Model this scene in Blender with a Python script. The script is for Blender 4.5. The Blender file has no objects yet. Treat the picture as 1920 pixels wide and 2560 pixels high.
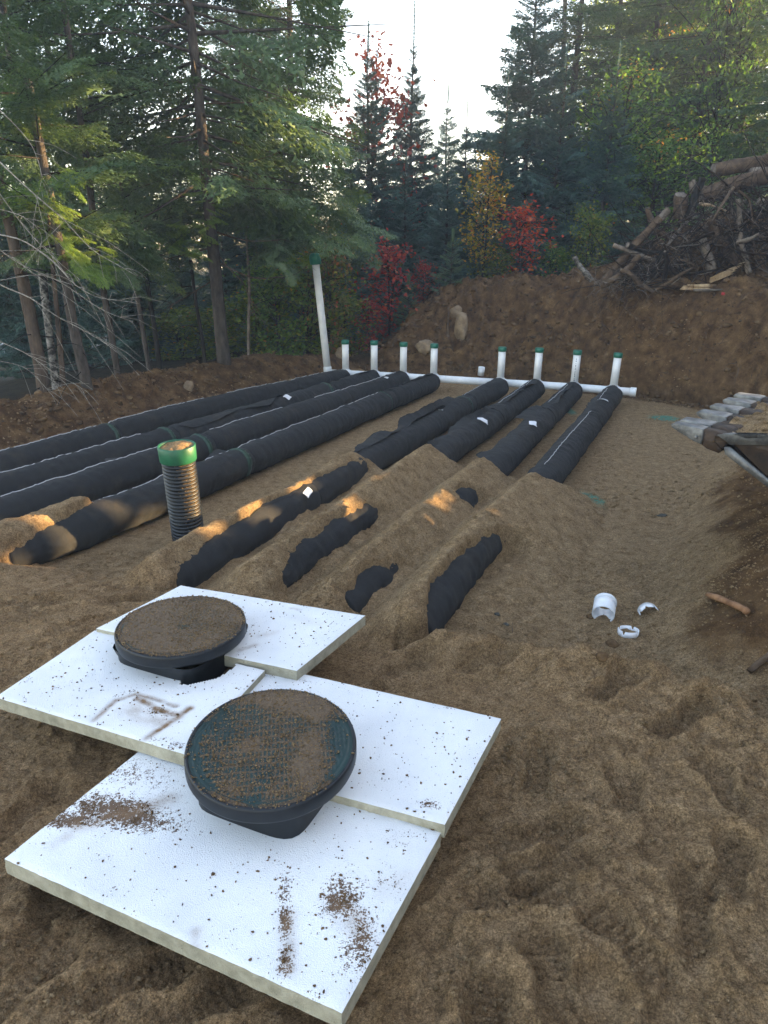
import bpy, math, random
import numpy as np
from math import sin, cos, pi, radians

scene = bpy.context.scene
rng = np.random.default_rng(7)
random.seed(7)

# ------------------------------------------------------------------ camera
CAM_H = 2.0
PITCH, ROLL = radians(19.7), radians(0.6)
FPX = 1790.0                                   # focal length for a 1920 x 2560 picture
cam_data = bpy.data.cameras.new('camera')
cam = bpy.data.objects.new('camera', cam_data)
scene.collection.objects.link(cam)
cam_data.sensor_fit = 'VERTICAL'
cam_data.sensor_height = 36.0
cam_data.lens = 36.0 * FPX / 2560.0
cam_data.clip_start, cam_data.clip_end = 0.05, 600
from mathutils import Matrix, Vector
cam.matrix_world = (Matrix.Translation((0, 0, CAM_H)) @ Matrix.Rotation(pi / 2 - PITCH, 4, 'X')
                    @ Matrix.Rotation(ROLL, 4, 'Z'))
scene.camera = cam

# ------------------------------------------------------------------ light
SUN_AZ, SUN_EL = radians(80), radians(13)       # azimuth from +Y towards +X
world = bpy.data.worlds.new('World'); scene.world = world
world.use_nodes = True
wn = world.node_tree
bg = wn.nodes['Background']
sky = wn.nodes.new('ShaderNodeTexSky')
sky.sky_type = 'NISHITA'; sky.sun_disc = False
sky.sun_elevation = SUN_EL; sky.sun_rotation = SUN_AZ
sky.air_density = 1.0; sky.dust_density = .8; sky.ozone_density = 1.0
tint = wn.nodes.new('ShaderNodeMix'); tint.data_type = 'RGBA'; tint.blend_type = 'MULTIPLY'; tint.inputs[0].default_value = 1
wn.links.new(sky.outputs[0], tint.inputs[6]); tint.inputs[7].default_value = (1.07, .90, .81, 1)
wn.links.new(tint.outputs[2], bg.inputs[0])
bg.inputs[1].default_value = 0.15
sun_d = bpy.data.lights.new('sun', 'SUN'); sun_d.energy = 5.0; sun_d.angle = radians(0.5)
sun_d.color = (1.0, 0.68, 0.32)
sun = bpy.data.objects.new('sun', sun_d); scene.collection.objects.link(sun)
SUNV = np.array([cos(SUN_EL) * sin(SUN_AZ), cos(SUN_EL) * cos(SUN_AZ), sin(SUN_EL)])
sun.rotation_euler = Vector(SUNV).to_track_quat('Z', 'Y').to_euler()
sun.location = (20, 4, 12)
scene.view_settings.view_transform = 'Standard'
scene.view_settings.look = 'None'
scene.view_settings.gamma = 1.0
scene.view_settings.use_curve_mapping = False
scene.view_settings.exposure = 2.92

# ------------------------------------------------------------------ placing helpers
def ray(x, y):
    u, v = (x - 960) / FPX, -(y - 1280) / FPX
    c, s = cos(ROLL), sin(ROLL)
    u, v = c * u - s * v, s * u + c * v
    return np.array([u, cos(PITCH) + v * sin(PITCH), v * cos(PITCH) - sin(PITCH)])
O = np.array([0, 0, CAM_H])
def atz(x, y, z):
    r = ray(x, y); return O + (z - CAM_H) / r[2] * r
def atY(x, y, Y):
    r = ray(x, y); return O + Y / r[1] * r

# ------------------------------------------------------------------ noise (numpy)
_tab = np.random.default_rng(3).random((256, 256)).astype(np.float32)
def vnoise(x, y, seed=0):
    x = np.asarray(x, float) + seed * 17.13; y = np.asarray(y, float) + seed * 5.71
    xi, yi = np.floor(x).astype(int), np.floor(y).astype(int)
    fx, fy = x - xi, y - yi
    fx = fx * fx * (3 - 2 * fx); fy = fy * fy * (3 - 2 * fy)
    a = _tab[xi & 255, yi & 255]; b = _tab[(xi + 1) & 255, yi & 255]
    c = _tab[xi & 255, (yi + 1) & 255]; d = _tab[(xi + 1) & 255, (yi + 1) & 255]
    return ((a * (1 - fx) + b * fx) * (1 - fy) + (c * (1 - fx) + d * fx) * fy) * 2 - 1
def fbm(x, y, octv=4, seed=0, gain=.5):
    s, a, t = 0, 1, 0
    for i in range(octv):
        ca, sa = cos(i * 1.1), sin(i * 1.1)
        s = s + a * vnoise((ca * x - sa * y) * 2.03 ** i, (sa * x + ca * y) * 2.03 ** i, seed + i * 3)
        t += a; a *= gain
    return s / t
def sstep(a, b, x):
    t = np.clip((x - a) / (b - a), 0, 1); return t * t * (3 - 2 * t)
def polydist(x, y, pts):
    """distance to a polyline, signed (+ on the left of its direction), and arc position"""
    best = np.full(np.shape(x), 1e9); sgn = np.ones(np.shape(x)); arc = np.zeros(np.shape(x)); L = 0
    for (x0, y0), (x1, y1) in zip(pts[:-1], pts[1:]):
        dx, dy = x1 - x0, y1 - y0; l2 = dx * dx + dy * dy; l = math.sqrt(l2)
        t = np.clip(((x - x0) * dx + (y - y0) * dy) / l2, 0, 1)
        d = np.hypot(x - x0 - t * dx, y - y0 - t * dy)
        m = d < best
        best = np.where(m, d, best)
        sgn = np.where(m, np.sign(dx * (y - y0) - dy * (x - x0)), sgn)
        arc = np.where(m, L + t * l, arc); L += l
    return best * sgn, arc

# ------------------------------------------------------------------ mesh helpers
def link(o, parent=None):
    scene.collection.objects.link(o)
    if parent: o.parent = parent
    return o
def tag(o, label=None, cat=None, group=None, kind=None):
    if label: o['label'] = label
    if cat: o['category'] = cat
    if group: o['group'] = group
    if kind: o['kind'] = kind
    return o
def thing(name, label, cat, loc=(0, 0, 0), group=None):
    o = bpy.data.objects.new(name, None); link(o)
    o.location = tuple(float(v) for v in loc); o.empty_display_size = .1
    return tag(o, label, cat, group)
def mesh_np(name, V, polys, mat, parent=None, smooth=True, attrs=None, origin=None):
    """polys: list of integer arrays (n,3) or (n,4)"""
    V = np.asarray(V, np.float32).reshape(-1, 3)
    if origin is None and parent is not None: origin = np.array(parent_origin(parent))
    if origin is not None: V = V - np.asarray(origin, np.float32)
    me = bpy.data.meshes.new(name)
    polys = [np.asarray(p, np.int32) for p in polys if len(p)]
    loops = np.concatenate([p.ravel() for p in polys])
    sizes = np.concatenate([np.full(len(p), p.shape[1], np.int32) for p in polys])
    starts = np.concatenate([[0], np.cumsum(sizes)[:-1]]).astype(np.int32)
    me.vertices.add(len(V)); me.vertices.foreach_set('co', V.ravel())
    me.loops.add(len(loops)); me.loops.foreach_set('vertex_index', loops)
    me.polygons.add(len(sizes)); me.polygons.foreach_set('loop_start', starts)
    try: me.polygons.foreach_set('loop_total', sizes)
    except Exception: pass
    if smooth: me.polygons.foreach_set('use_smooth', np.ones(len(sizes), bool))
    for an, (dom, arr) in (attrs or {}).items():
        at = me.attributes.new(an, 'FLOAT', dom); at.data.foreach_set('value', np.asarray(arr, np.float32))
    me.update(calc_edges=True); me.validate()
    for m in (mat if isinstance(mat, (list, tuple)) else [mat]): me.materials.append(m)
    o = bpy.data.objects.new(name, me); link(o, parent)
    if origin is not None and parent is None: o.location = tuple(float(v) for v in origin)
    return o
def parent_origin(p):
    w = np.zeros(3)
    while p is not None:
        w = w + np.array(p.location); p = p.parent
    return w
class MB:
    def __init__(s): s.V = []; s.T = []; s.Q = []; s.n = 0; s.A = []
    def add(s, V, T=None, Q=None, a=None):
        V = np.asarray(V, float).reshape(-1, 3)
        if T is not None and len(T): s.T.append(np.asarray(T) + s.n)
        if Q is not None and len(Q): s.Q.append(np.asarray(Q) + s.n)
        s.V.append(V); s.A.append(np.full(len(V), 0. if a is None else a) if np.ndim(a) == 0 else a); s.n += len(V)
    def build(s, name, mat, parent=None, smooth=True, attr=None, origin=None):
        P = []
        if s.T: P.append(np.concatenate(s.T))
        if s.Q: P.append(np.concatenate(s.Q))
        V = np.concatenate(s.V)
        at = {attr: ('POINT', np.concatenate(s.A))} if attr else None
        if origin is None and parent is None: origin = [V[:, 0].mean(), V[:, 1].mean(), V[:, 2].min()]
        return mesh_np(name, V, P, mat, parent, smooth, at, origin)
def frame_of(d):
    d = d / (np.linalg.norm(d) + 1e-9)
    up = np.array([0, 0, 1.]) if abs(d[2]) < .92 else np.array([1., 0, 0])
    a = np.cross(up, d); a /= np.linalg.norm(a); return a, np.cross(d, a)
def tube_arrays(pts, radii, n=8, caps=True, rough=0, seed=0):
    pts = np.asarray(pts, float); m = len(pts); radii = np.broadcast_to(radii, m)
    tang = np.gradient(pts, axis=0)
    V = []; th = np.arange(n) * 2 * pi / n
    a, b = frame_of(tang[0])
    for i in range(m):
        d = tang[i] / (np.linalg.norm(tang[i]) + 1e-9)
        a = a - d * (a @ d); a /= np.linalg.norm(a); b = np.cross(d, a)
        r = radii[i]
        if rough: r = r * (1 + rough * vnoise(th * 2.1 + seed * 3.3, np.full(n, i * .9 + seed)))
        V.append(pts[i] + (np.cos(th) * r)[:, None] * a + (np.sin(th) * r)[:, None] * b)
    V = np.concatenate(V); i, j = np.meshgrid(np.arange(m - 1), np.arange(n), indexing='ij')
    i, j = i.ravel(), j.ravel(); k = (j + 1) % n
    Q = np.stack([i * n + j, i * n + k, (i + 1) * n + k, (i + 1) * n + j], 1)
    T = None
    if caps:
        V = np.concatenate([V, pts[:1], pts[-1:]]); c0, c1 = m * n, m * n + 1; jj = np.arange(n); kk = (jj + 1) % n
        T = np.concatenate([np.stack([np.full(n, c0), kk, jj], 1), np.stack([np.full(n, c1), (m - 1) * n + jj, (m - 1) * n + kk], 1)])
    return V, T, Q
def tube(mb, pts, radii, n=8, caps=True, rough=0, seed=0):
    V, T, Q = tube_arrays(pts, radii, n, caps, rough, seed); mb.add(V, T, Q)
def lathe(mb, profile, n=48, center=(0, 0, 0), rot=None):
    """profile (r,z) list, revolved round z"""
    pr = np.asarray(profile, float); th = np.arange(n) * 2 * pi / n; m = len(pr)
    V = np.stack([pr[:, 0, None] * np.cos(th), pr[:, 0, None] * np.sin(th), np.repeat(pr[:, 1, None], n, 1)], -1).reshape(-1, 3)
    if rot is not None: V = V @ np.array(rot.to_3x3()).T
    V = V + np.asarray(center)
    i, j = np.meshgrid(np.arange(m - 1), np.arange(n), indexing='ij'); i, j = i.ravel(), j.ravel(); k = (j + 1) % n
    mb.add(V, None, np.stack([i * n + j, i * n + k, (i + 1) * n + k, (i + 1) * n + j], 1))
def curve_pts(ctrl, n=12, wob=0, seed=0):
    ctrl = np.asarray(ctrl, float); t = np.linspace(0, len(ctrl) - 1, n)
    i = np.clip(t.astype(int), 0, len(ctrl) - 2); f = (t - i)[:, None]
    P = lambda k: ctrl[np.clip(k, 0, len(ctrl) - 1)]
    p0, p1, p2, p3 = P(i - 1), P(i), P(i + 1), P(i + 2)
    r = .5 * (2 * p1 + (p2 - p0) * f + (2 * p0 - 5 * p1 + 4 * p2 - p3) * f ** 2 + (3 * p1 - p0 - 3 * p2 + p3) * f ** 3)
    if wob:
        for k in range(3): r[:, k] += wob * vnoise(t * 1.7, t * 0 + k * 9 + seed * 3.1)
    return r
def ico():
    t = (1 + 5 ** .5) / 2
    v = np.array([(-1, t, 0), (1, t, 0), (-1, -t, 0), (1, -t, 0), (0, -1, t), (0, 1, t), (0, -1, -t), (0, 1, -t), (t, 0, -1), (t, 0, 1), (-t, 0, -1), (-t, 0, 1)], float)
    v /= np.linalg.norm(v[0])
    f = np.array([(0, 11, 5), (0, 5, 1), (0, 1, 7), (0, 7, 10), (0, 10, 11), (1, 5, 9), (5, 11, 4), (11, 10, 2), (10, 7, 6), (7, 1, 8), (3, 9, 4), (3, 4, 2), (3, 2, 6), (3, 6, 8), (3, 8, 9), (4, 9, 5), (2, 4, 11), (6, 2, 10), (8, 6, 7), (9, 8, 1)])
    return v, f
def subdiv(v, f):
    v = list(map(tuple, v)); cache = {}; nf = []
    def mid(a, b):
        k = (min(a, b), max(a, b))
        if k not in cache:
            p = (np.array(v[a]) + v[b]) / 2; p /= np.linalg.norm(p); v.append(tuple(p)); cache[k] = len(v) - 1
        return cache[k]
    for a, b, c in f:
        x, y, z = mid(a, b), mid(b, c), mid(c, a); nf += [(a, x, z), (b, y, x), (c, z, y), (x, y, z)]
    return np.array(v), np.array(nf)
OCT = (np.array([(1, 0, 0), (-1, 0, 0), (0, 1, 0), (0, -1, 0), (0, 0, 1), (0, 0, -1)], float), np.array([(0, 2, 4), (2, 1, 4), (1, 3, 4), (3, 0, 4), (2, 0, 5), (1, 2, 5), (3, 1, 5), (0, 3, 5)]))
ICO0 = ico(); ICO1 = subdiv(*ICO0); ICO2 = subdiv(*ICO1)
def lumps(mb, P, R, seed=0, base=ICO0, flat=.75, jit=.28):
    """many small irregular lumps at positions P with radii R"""
    r = np.random.default_rng(seed); n = len(P); v, f = base
    V = v[None] * (1 + jit * r.normal(size=(n, len(v), 1)))
    V = V * (R[:, None, None] * np.stack([1 + .3 * r.normal(size=n), 1 + .3 * r.normal(size=n), flat * np.ones(n)], -1)[:, None, :])
    V = V + P[:, None, :]
    F = f[None] + (np.arange(n) * len(v))[:, None, None]
    mb.add(V.reshape(-1, 3), F.reshape(-1, 3))

# ------------------------------------------------------------------ materials
def N(nt, t, **kw):
    n = nt.nodes.new(t)
    for k, v in kw.items():
        if k[0] == 'i' and k[1:].isdigit(): n.inputs[int(k[1:])].default_value = v
        elif k in n.inputs: n.inputs[k].default_value = v
        else: setattr(n, k, v)
    return n
def newmat(name, col=(.5, .5, .5), rough=.7, spec=.3, metal=0):
    m = bpy.data.materials.new(name); m.use_nodes = True
    b = m.node_tree.nodes['Principled BSDF']
    b.inputs['Base Color'].default_value = (*col, 1); b.inputs['Roughness'].default_value = rough
    b.inputs['Specular IOR Level'].default_value = spec; b.inputs['Metallic'].default_value = metal
    return m, m.node_tree, b
def ramp(nt, fac, stops):
    r = N(nt, 'ShaderNodeValToRGB'); e = r.color_ramp.elements
    while len(e) < len(stops): e.new(.5)
    for el, (p, c) in zip(e, stops): el.position = p; el.color = (*c, 1) if len(c) == 3 else c
    nt.links.new(fac, r.inputs[0]); return r.outputs[0]
def noise(nt, scale, detail=4, rough=.6, vec=None, dist=0):
    n = N(nt, 'ShaderNodeTexNoise'); n.inputs['Scale'].default_value = scale; n.inputs['Detail'].default_value = detail
    n.inputs['Roughness'].default_value = rough; n.inputs['Distortion'].default_value = dist
    if vec is not None: nt.links.new(vec, n.inputs['Vector'])
    return n.outputs[0]
def coord(nt, scale=(1, 1, 1)):
    t = N(nt, 'ShaderNodeTexCoord'); mp = N(nt, 'ShaderNodeMapping'); mp.inputs['Scale'].default_value = scale
    nt.links.new(t.outputs['Object'], mp.inputs['Vector']); return mp.outputs[0]
def mixc(nt, fac, a, b, mode='MIX'):
    m = N(nt, 'ShaderNodeMix', data_type='RGBA', blend_type=mode)
    for s, v in ((m.inputs[0], fac), (m.inputs[6], a), (m.inputs[7], b)):
        if isinstance(v, bpy.types.NodeSocket): nt.links.new(v, s)
        else: s.default_value = v if isinstance(v, float) else (*v, 1)
    return m.outputs[2]
def mth(nt, op, a, b=0.0, clamp=False):
    m = N(nt, 'ShaderNodeMath', operation=op, use_clamp=clamp)
    for s, v in ((m.inputs[0], a), (m.inputs[1], b)):
        if isinstance(v, bpy.types.NodeSocket): nt.links.new(v, s)
        else: s.default_value = v
    return m.outputs[0]
def bump(nt, b, h, dist, strength=1.0, chain=None):
    n = N(nt, 'ShaderNodeBump'); n.inputs['Distance'].default_value = dist; n.inputs['Strength'].default_value = strength
    nt.links.new(h, n.inputs['Height'])
    if chain is not None: nt.links.new(chain, n.inputs['Normal'])
    nt.links.new(n.outputs[0], b.inputs['Normal']); return n.outputs[0]
def attr(nt, name):
    a = N(nt, 'ShaderNodeAttribute'); a.attribute_name = name; return a.outputs['Fac']

# sand and soil of the ground sheet: "soil" 0 = tan sand, 1 = dark rooty soil; "damp" darker freshly moved sand; "green" spray paint
def make_sand(name, use_attr=True):
    m, nt, b = newmat(name, rough=.95, spec=.12)
    c = coord(nt)
    big = noise(nt, 1.3, 4, .6, c); mid = noise(nt, 14, 5, .65, c); fine = noise(nt, 160, 3, .7, c); grit = noise(nt, 520, 2, .6, c)
    sand = ramp(nt, mid, [(.28, (.26, .172, .090)), (.5, (.42, .290, .158)), (.72, (.54, .39, .228))])
    grain = ramp(nt, grit, [(.30, (.35, .32, .30)), (.5, (1, 1, 1)), (.70, (1.7, 1.68, 1.6))])
    sand = mixc(nt, .75, sand, grain, 'MULTIPLY')
    fineT = ramp(nt, fine, [(.30, (.42, .39, .37)), (.5, (.95, .95, .95)), (.66, (1.4, 1.38, 1.35))])
    sand = mixc(nt, .9, sand, fineT, 'MULTIPLY')
    sand = mixc(nt, .8, sand, ramp(nt, noise(nt, 75, 4, .7, c), [(.34, (.50, .47, .44)), (.5, (1, 1, 1)), (.68, (1.35, 1.33, 1.3))]), 'MULTIPLY')
    if use_attr:
        damp = attr(nt, 'damp')
        dn = mth(nt, 'ADD', damp, mth(nt, 'MULTIPLY', mth(nt, 'SUBTRACT', big, .5), .9), True)
        sand = mixc(nt, dn, sand, mixc(nt, 1.0, sand, (.88, .82, .78), 'MULTIPLY'))
        soil = ramp(nt, noise(nt, 5, 6, .7, c), [(.28, (.040, .022, .011)), (.44, (.125, .070, .032)), (.58, (.22, .130, .060)), (.76, (.38, .25, .125))])
        soil = mixc(nt, .8, soil, fineT, 'MULTIPLY')
        sf = mth(nt, 'ADD', attr(nt, 'soil'), mth(nt, 'MULTIPLY', mth(nt, 'SUBTRACT', noise(nt, 6, 5, .7, c), .5), .8), True)
        sf = ramp(nt, sf, [(.35, (0, 0, 0)), (.65, (1, 1, 1))])
        col = mixc(nt, sf, sand, soil)
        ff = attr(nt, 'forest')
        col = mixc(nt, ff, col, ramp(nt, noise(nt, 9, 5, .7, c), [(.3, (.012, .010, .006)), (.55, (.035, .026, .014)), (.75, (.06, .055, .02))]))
        g = attr(nt, 'paint')
        streak = noise(nt, 1.0, 5, .75, coord(nt, (14, 70, 30)), 1.2)
        gf = mth(nt, 'MULTIPLY', mth(nt, 'SUBTRACT', mth(nt, 'ADD', streak, g), 1.15), 7.0, True)
        gf = mth(nt, 'MULTIPLY', gf, .8)
        col = mixc(nt, gf, col, (.10, .36, .27))
    else: col = sand
    nt.links.new(col, b.inputs['Base Color'])
    h = mth(nt, 'ADD', mth(nt, 'MULTIPLY', noise(nt, 38, 8, .78, c), 1.0), mth(nt, 'MULTIPLY', grit, .30))
    bump(nt, b, h, .055, 1.0)
    return m
M = {}
M['sand'] = make_sand('sand_and_soil')
M['crumb'] = make_sand('damp_sand', False)

def simple(name, c1, c2, scale, rough=.8, spec=.3, bd=0, bs=None, stretch=(1, 1, 1), detail=4, metal=0, lo=.35, hi=.65):
    m, nt, b = newmat(name, c1, rough, spec, metal); c = coord(nt, stretch)
    n = noise(nt, scale, detail, .65, c)
    nt.links.new(ramp(nt, n, [(lo, c1), (hi, c2)]), b.inputs['Base Color'])
    if bd: bump(nt, b, noise(nt, bs or scale, 5, .65, c), bd)
    return m
M['clod'] = simple('clods', (.07, .042, .022), (.18, .115, .06), 8, .95, .1, .012, 60)
M['soilclod'] = simple('soil_clods', (.045, .026, .014), (.18, .112, .056), 6, .95, .1, .012, 50)
M['stone'] = simple('stone', (.17, .12, .075), (.34, .255, .165), 7, .85, .25, .01, 30)
M['darkstone'] = simple('dark_stone', (.03, .032, .03), (.09, .085, .07), 9, .8, .3, .008, 40)
M['pvc'] = simple('white_pvc', (.66, .68, .70), (.80, .81, .82), 6, .35, .5)
M['pvcin'] = simple('pvc_inside', (.45, .46, .46), (.6, .6, .6), 6, .5, .4)
M['dkgreen'] = simple('green_cap', (.006, .10, .070), (.012, .15, .10), 5, .4, .5)
M['ventgreen'] = simple('vent_cap_green', (.012, .17, .12), (.02, .24, .17), 5, .4, .5)
M['collar'] = simple('green_collar', (.006, .075, .036), (.011, .115, .055), 8, .45, .5)
M['strap'] = simple('green_strap', (.022, .050, .038), (.045, .085, .062), 12, .6, .3)
M['thread'] = simple('white_thread', (.45, .45, .46), (.62, .62, .63), 40, .8, .2)
M['paper'] = simple('paper_label', (.62, .64, .66), (.75, .76, .78), 9, .7, .2)
M['black'] = simple('black_polyethylene', (.004, .006, .009), (.011, .014, .019), 6, .45, .35)
M['steel'] = simple('worn_steel', (.06, .06, .06), (.20, .20, .195), 12, .5, .5, .004, 40, metal=.5)
M['rust'] = simple('dark_steel', (.018, .014, .012), (.07, .045, .03), 6, .75, .3, .006, 30)
M['bark'] = simple('spruce_bark', (.026, .021, .018), (.115, .096, .082), 13, .95, .15, .02, 26, (1, 1, .35), lo=.3, hi=.72)
M['barklight'] = simple('sun_tinted_brown_bark', (.035, .026, .020), (.15, .108, .078), 12, .95, .15, .02, 26, (1, 1, .3), lo=.3, hi=.72)  # reddish bark, with sunlit warmth put into its colour
M['barkdark'] = simple('dark_bark', (.010, .009, .008), (.04, .034, .028), 14, .95, .1, .014, 30, (1, 1, .4))
M['birch'] = simple('pale_lichened_bark', (.035, .03, .026), (.30, .28, .25), 14, .9, .15, .01, 30, (1, 1, 1.2), lo=.42, hi=.62)
M['lichen'] = simple('dead_branch', (.16, .14, .115), (.44, .42, .37), 25, .9, .15)
M['deadwood'] = simple('weathered_log', (.035, .023, .015), (.155, .105, .068), 9, .95, .15, .012, 25, (1, 1, 1), lo=.3, hi=.7)
M['greywood'] = simple('grey_wood', (.075, .060, .047), (.25, .205, .165), 12, .9, .15, .01, 30)
M['darkwood'] = simple('dark_roots', (.012, .008, .006), (.05, .033, .022), 10, .95, .1, .008, 30)
M['freshwood'] = simple('split_wood', (.26, .17, .09), (.52, .38, .23), 14, .8, .2, .008, 50, (1, 1, .3))
M['plank'] = simple('dirty_plank', (.07, .06, .05), (.16, .135, .11), 10, .85, .2, .004, 40)
M['red'] = simple('red_plastic', (.30, .012, .012), (.4, .02, .02), 5, .5, .4)
M['roof'] = simple('dark_roof', (.02, .02, .023), (.045, .045, .05), 6, .8, .2)
M['wallw'] = simple('house_wall', (.05, .045, .04), (.08, .075, .065), 6, .8, .2)
M['window'] = newmat('window_glass', (.02, .025, .03), .1, .5)[0]
M['gravel'] = simple('pale_gravel', (.22, .22, .22), (.40, .40, .40), 5, .95, .1)

def fabric():
    m, nt, b = newmat('black_geotextile', rough=.85, spec=.15)
    c = coord(nt); w = noise(nt, 700, 2, .6, c); d = noise(nt, 3.5, 5, .7, c)
    col = ramp(nt, w, [(.3, (.010, .0105, .0115)), (.7, (.033, .034, .036))])
    dust = ramp(nt, d, [(.55, (0, 0, 0)), (.8, (.35, .35, .35))])
    col = mixc(nt, dust, col, (.10, .075, .048))
    sandf = attr(nt, 'dusty')
    col = mixc(nt, mth(nt, 'MULTIPLY', mth(nt, 'SUBTRACT', mth(nt, 'ADD', noise(nt, 90, 5, .7, c), sandf), 1.05), 6., True), col, (.13, .088, .05))
    nt.links.new(col, b.inputs['Base Color'])
    b.inputs['Sheen Weight'].default_value = .03; b.inputs['Sheen Roughness'].default_value = .5
    bump(nt, b, mth(nt, 'ADD', mth(nt, 'MULTIPLY', noise(nt, 18, 4, .6, c), 2.), w), .004, .8)
    return m
M['fabric'] = fabric()

def foam():
    m, nt, b = newmat('white_foam', rough=.75, spec=.25)
    c = coord(nt)
    base = ramp(nt, noise(nt, 4, 4, .6, c), [(.3, (.64, .65, .66)), (.7, (.74, .75, .75))])
    vo = N(nt, 'ShaderNodeTexVoronoi'); vo.inputs['Scale'].default_value = 260; nt.links.new(c, vo.inputs['Vector'])
    base = mixc(nt, attr(nt, 'edge'), base, ramp(nt, noise(nt, 16, 5, .7, c), [(.3, (.24, .225, .165)), (.7, (.44, .41, .315))]))
    # sand dust and specks that stay on the board
    d = attr(nt, 'dirt')
    sp = noise(nt, 190, 3, .65, c); s2 = noise(nt, 60, 4, .7, c)
    f1 = mth(nt, 'MULTIPLY', mth(nt, 'SUBTRACT', mth(nt, 'ADD', mth(nt, 'MULTIPLY', sp, .9), mth(nt, 'ADD', mth(nt, 'MULTIPLY', s2, .9), mth(nt, 'MULTIPLY', d, .50))), 1.24), 12., True)
    col = mixc(nt, f1, base, (.11, .07, .045))
    sm = mth(nt, 'MULTIPLY', attr(nt, 'smear'), mth(nt, 'MULTIPLY', noise(nt, 40, 5, .8, c), 2.4), True)
    col = mixc(nt, sm, col, (.20, .12, .062))
    nt.links.new(col, b.inputs['Base Color'])
    bump(nt, b, vo.outputs['Distance'], .0022, .7)
    return m
M['foam'] = foam()

def lidmat(cover):
    m, nt, b = newmat('lid_%d' % int(cover * 100), rough=.5, spec=.4)
    c = coord(nt)
    green = ramp(nt, noise(nt, 7, 3, .6, c), [(.3, (.003, .017, .016)), (.7, (.005, .030, .028))])
    sand = ramp(nt, noise(nt, 120, 5, .7, c), [(.3, (.055, .038, .024)), (.55, (.135, .092, .056)), (.8, (.20, .145, .09))])
    h = attr(nt, 'cover')
    f = mth(nt, 'MULTIPLY', mth(nt, 'SUBTRACT', mth(nt, 'ADD', mth(nt, 'MULTIPLY', noise(nt, 150, 4, .7, c), .7), h), .85), 7., True)
    nt.links.new(mixc(nt, f, green, sand), b.inputs['Base Color'])
    nt.links.new(mth(nt, 'ADD', mth(nt, 'MULTIPLY', f, .5), .45), b.inputs['Roughness'])
    bump(nt, b, mth(nt, 'MULTIPLY', f, noise(nt, 260, 4, .7, c)), .006, .9)
    return m
M['lid'] = lidmat(.5)

def leafmat(name, stops, trans=.35, rough=.55):
    m = bpy.data.materials.new(name); m.use_nodes = True; nt = m.node_tree
    b = nt.nodes['Principled BSDF']; out = nt.nodes['Material Output']
    a = attr(nt, 'tone'); col = ramp(nt, a, stops)
    nt.links.new(col, b.inputs['Base Color']); b.inputs['Roughness'].default_value = rough
    b.inputs['Specular IOR Level'].default_value = .35
    tr = N(nt, 'ShaderNodeBsdfTranslucent'); nt.links.new(mixc(nt, 1.0, col, (1.25, 1.35, .7), 'MULTIPLY'), tr.inputs[0])
    mx = N(nt, 'ShaderNodeMixShader'); mx.inputs[0].default_value = trans
    nt.links.new(b.outputs[0], mx.inputs[1]); nt.links.new(tr.outputs[0], mx.inputs[2]); nt.links.new(mx.outputs[0], out.inputs[0])
    return m
M['needle'] = leafmat('spruce_needles', [(0, (0.042, 0.071, 0.034)), (.5, (0.076, 0.129, 0.054)), (.9, (0.143, 0.209, 0.066)), (1, (0.189, 0.181, 0.076))], .25)
M['needleblue'] = leafmat('blue_green_needles', [(0, (0.043, 0.089, 0.075)), (.5, (0.072, 0.140, 0.116)), (1, (0.120, 0.210, 0.160))], .2)
M['needlesunlit'] = leafmat('sunlit_green_needles', [(0, (0.078, 0.143, 0.026)), (.5, (0.130, 0.221, 0.039)), (1, (0.221, 0.286, 0.052))], .35)  # sunlit patches of foliage painted as a brighter needle colour
M['needlepale'] = leafmat('pale_green_needles', [(0, (0.070, 0.119, 0.070)), (.5, (0.112, 0.182, 0.098)), (1, (0.196, 0.252, 0.126))], .3)
M['lgreen'] = leafmat('green_leaves', [(0, (0.067, 0.135, 0.026)), (.45, (0.120, 0.224, 0.039)), (.85, (0.254, 0.314, 0.052)), (1, (0.538, 0.254, 0.065))], .45)
M['lyelgreen'] = leafmat('yellow_green_leaves', [(0, (0.072, 0.132, 0.024)), (.5, (0.168, 0.216, 0.030)), (.85, (0.324, 0.288, 0.036)), (1, (0.480, 0.144, 0.036))], .45)
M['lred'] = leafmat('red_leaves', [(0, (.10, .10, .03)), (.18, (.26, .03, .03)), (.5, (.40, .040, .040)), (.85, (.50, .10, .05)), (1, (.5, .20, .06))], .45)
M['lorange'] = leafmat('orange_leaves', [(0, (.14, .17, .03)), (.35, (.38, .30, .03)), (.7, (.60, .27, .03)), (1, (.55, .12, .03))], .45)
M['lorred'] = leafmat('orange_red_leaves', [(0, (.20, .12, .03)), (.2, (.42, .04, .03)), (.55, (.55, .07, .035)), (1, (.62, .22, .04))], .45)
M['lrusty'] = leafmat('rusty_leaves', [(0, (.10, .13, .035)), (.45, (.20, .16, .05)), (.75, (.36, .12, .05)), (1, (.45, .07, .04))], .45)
M['lyellow'] = leafmat('sunlit_yellow_leaves', [(0, (.22, .30, .05)), (.5, (.38, .44, .08)), (1, (.55, .52, .12))], .55)  # sunlit glow of the far foliage put into the leaf colour
M['lredtree'] = leafmat('rust_red_leaves', [(0, (.20, .03, .02)), (.5, (.38, .06, .035)), (1, (.45, .12, .05))], .45)

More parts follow.
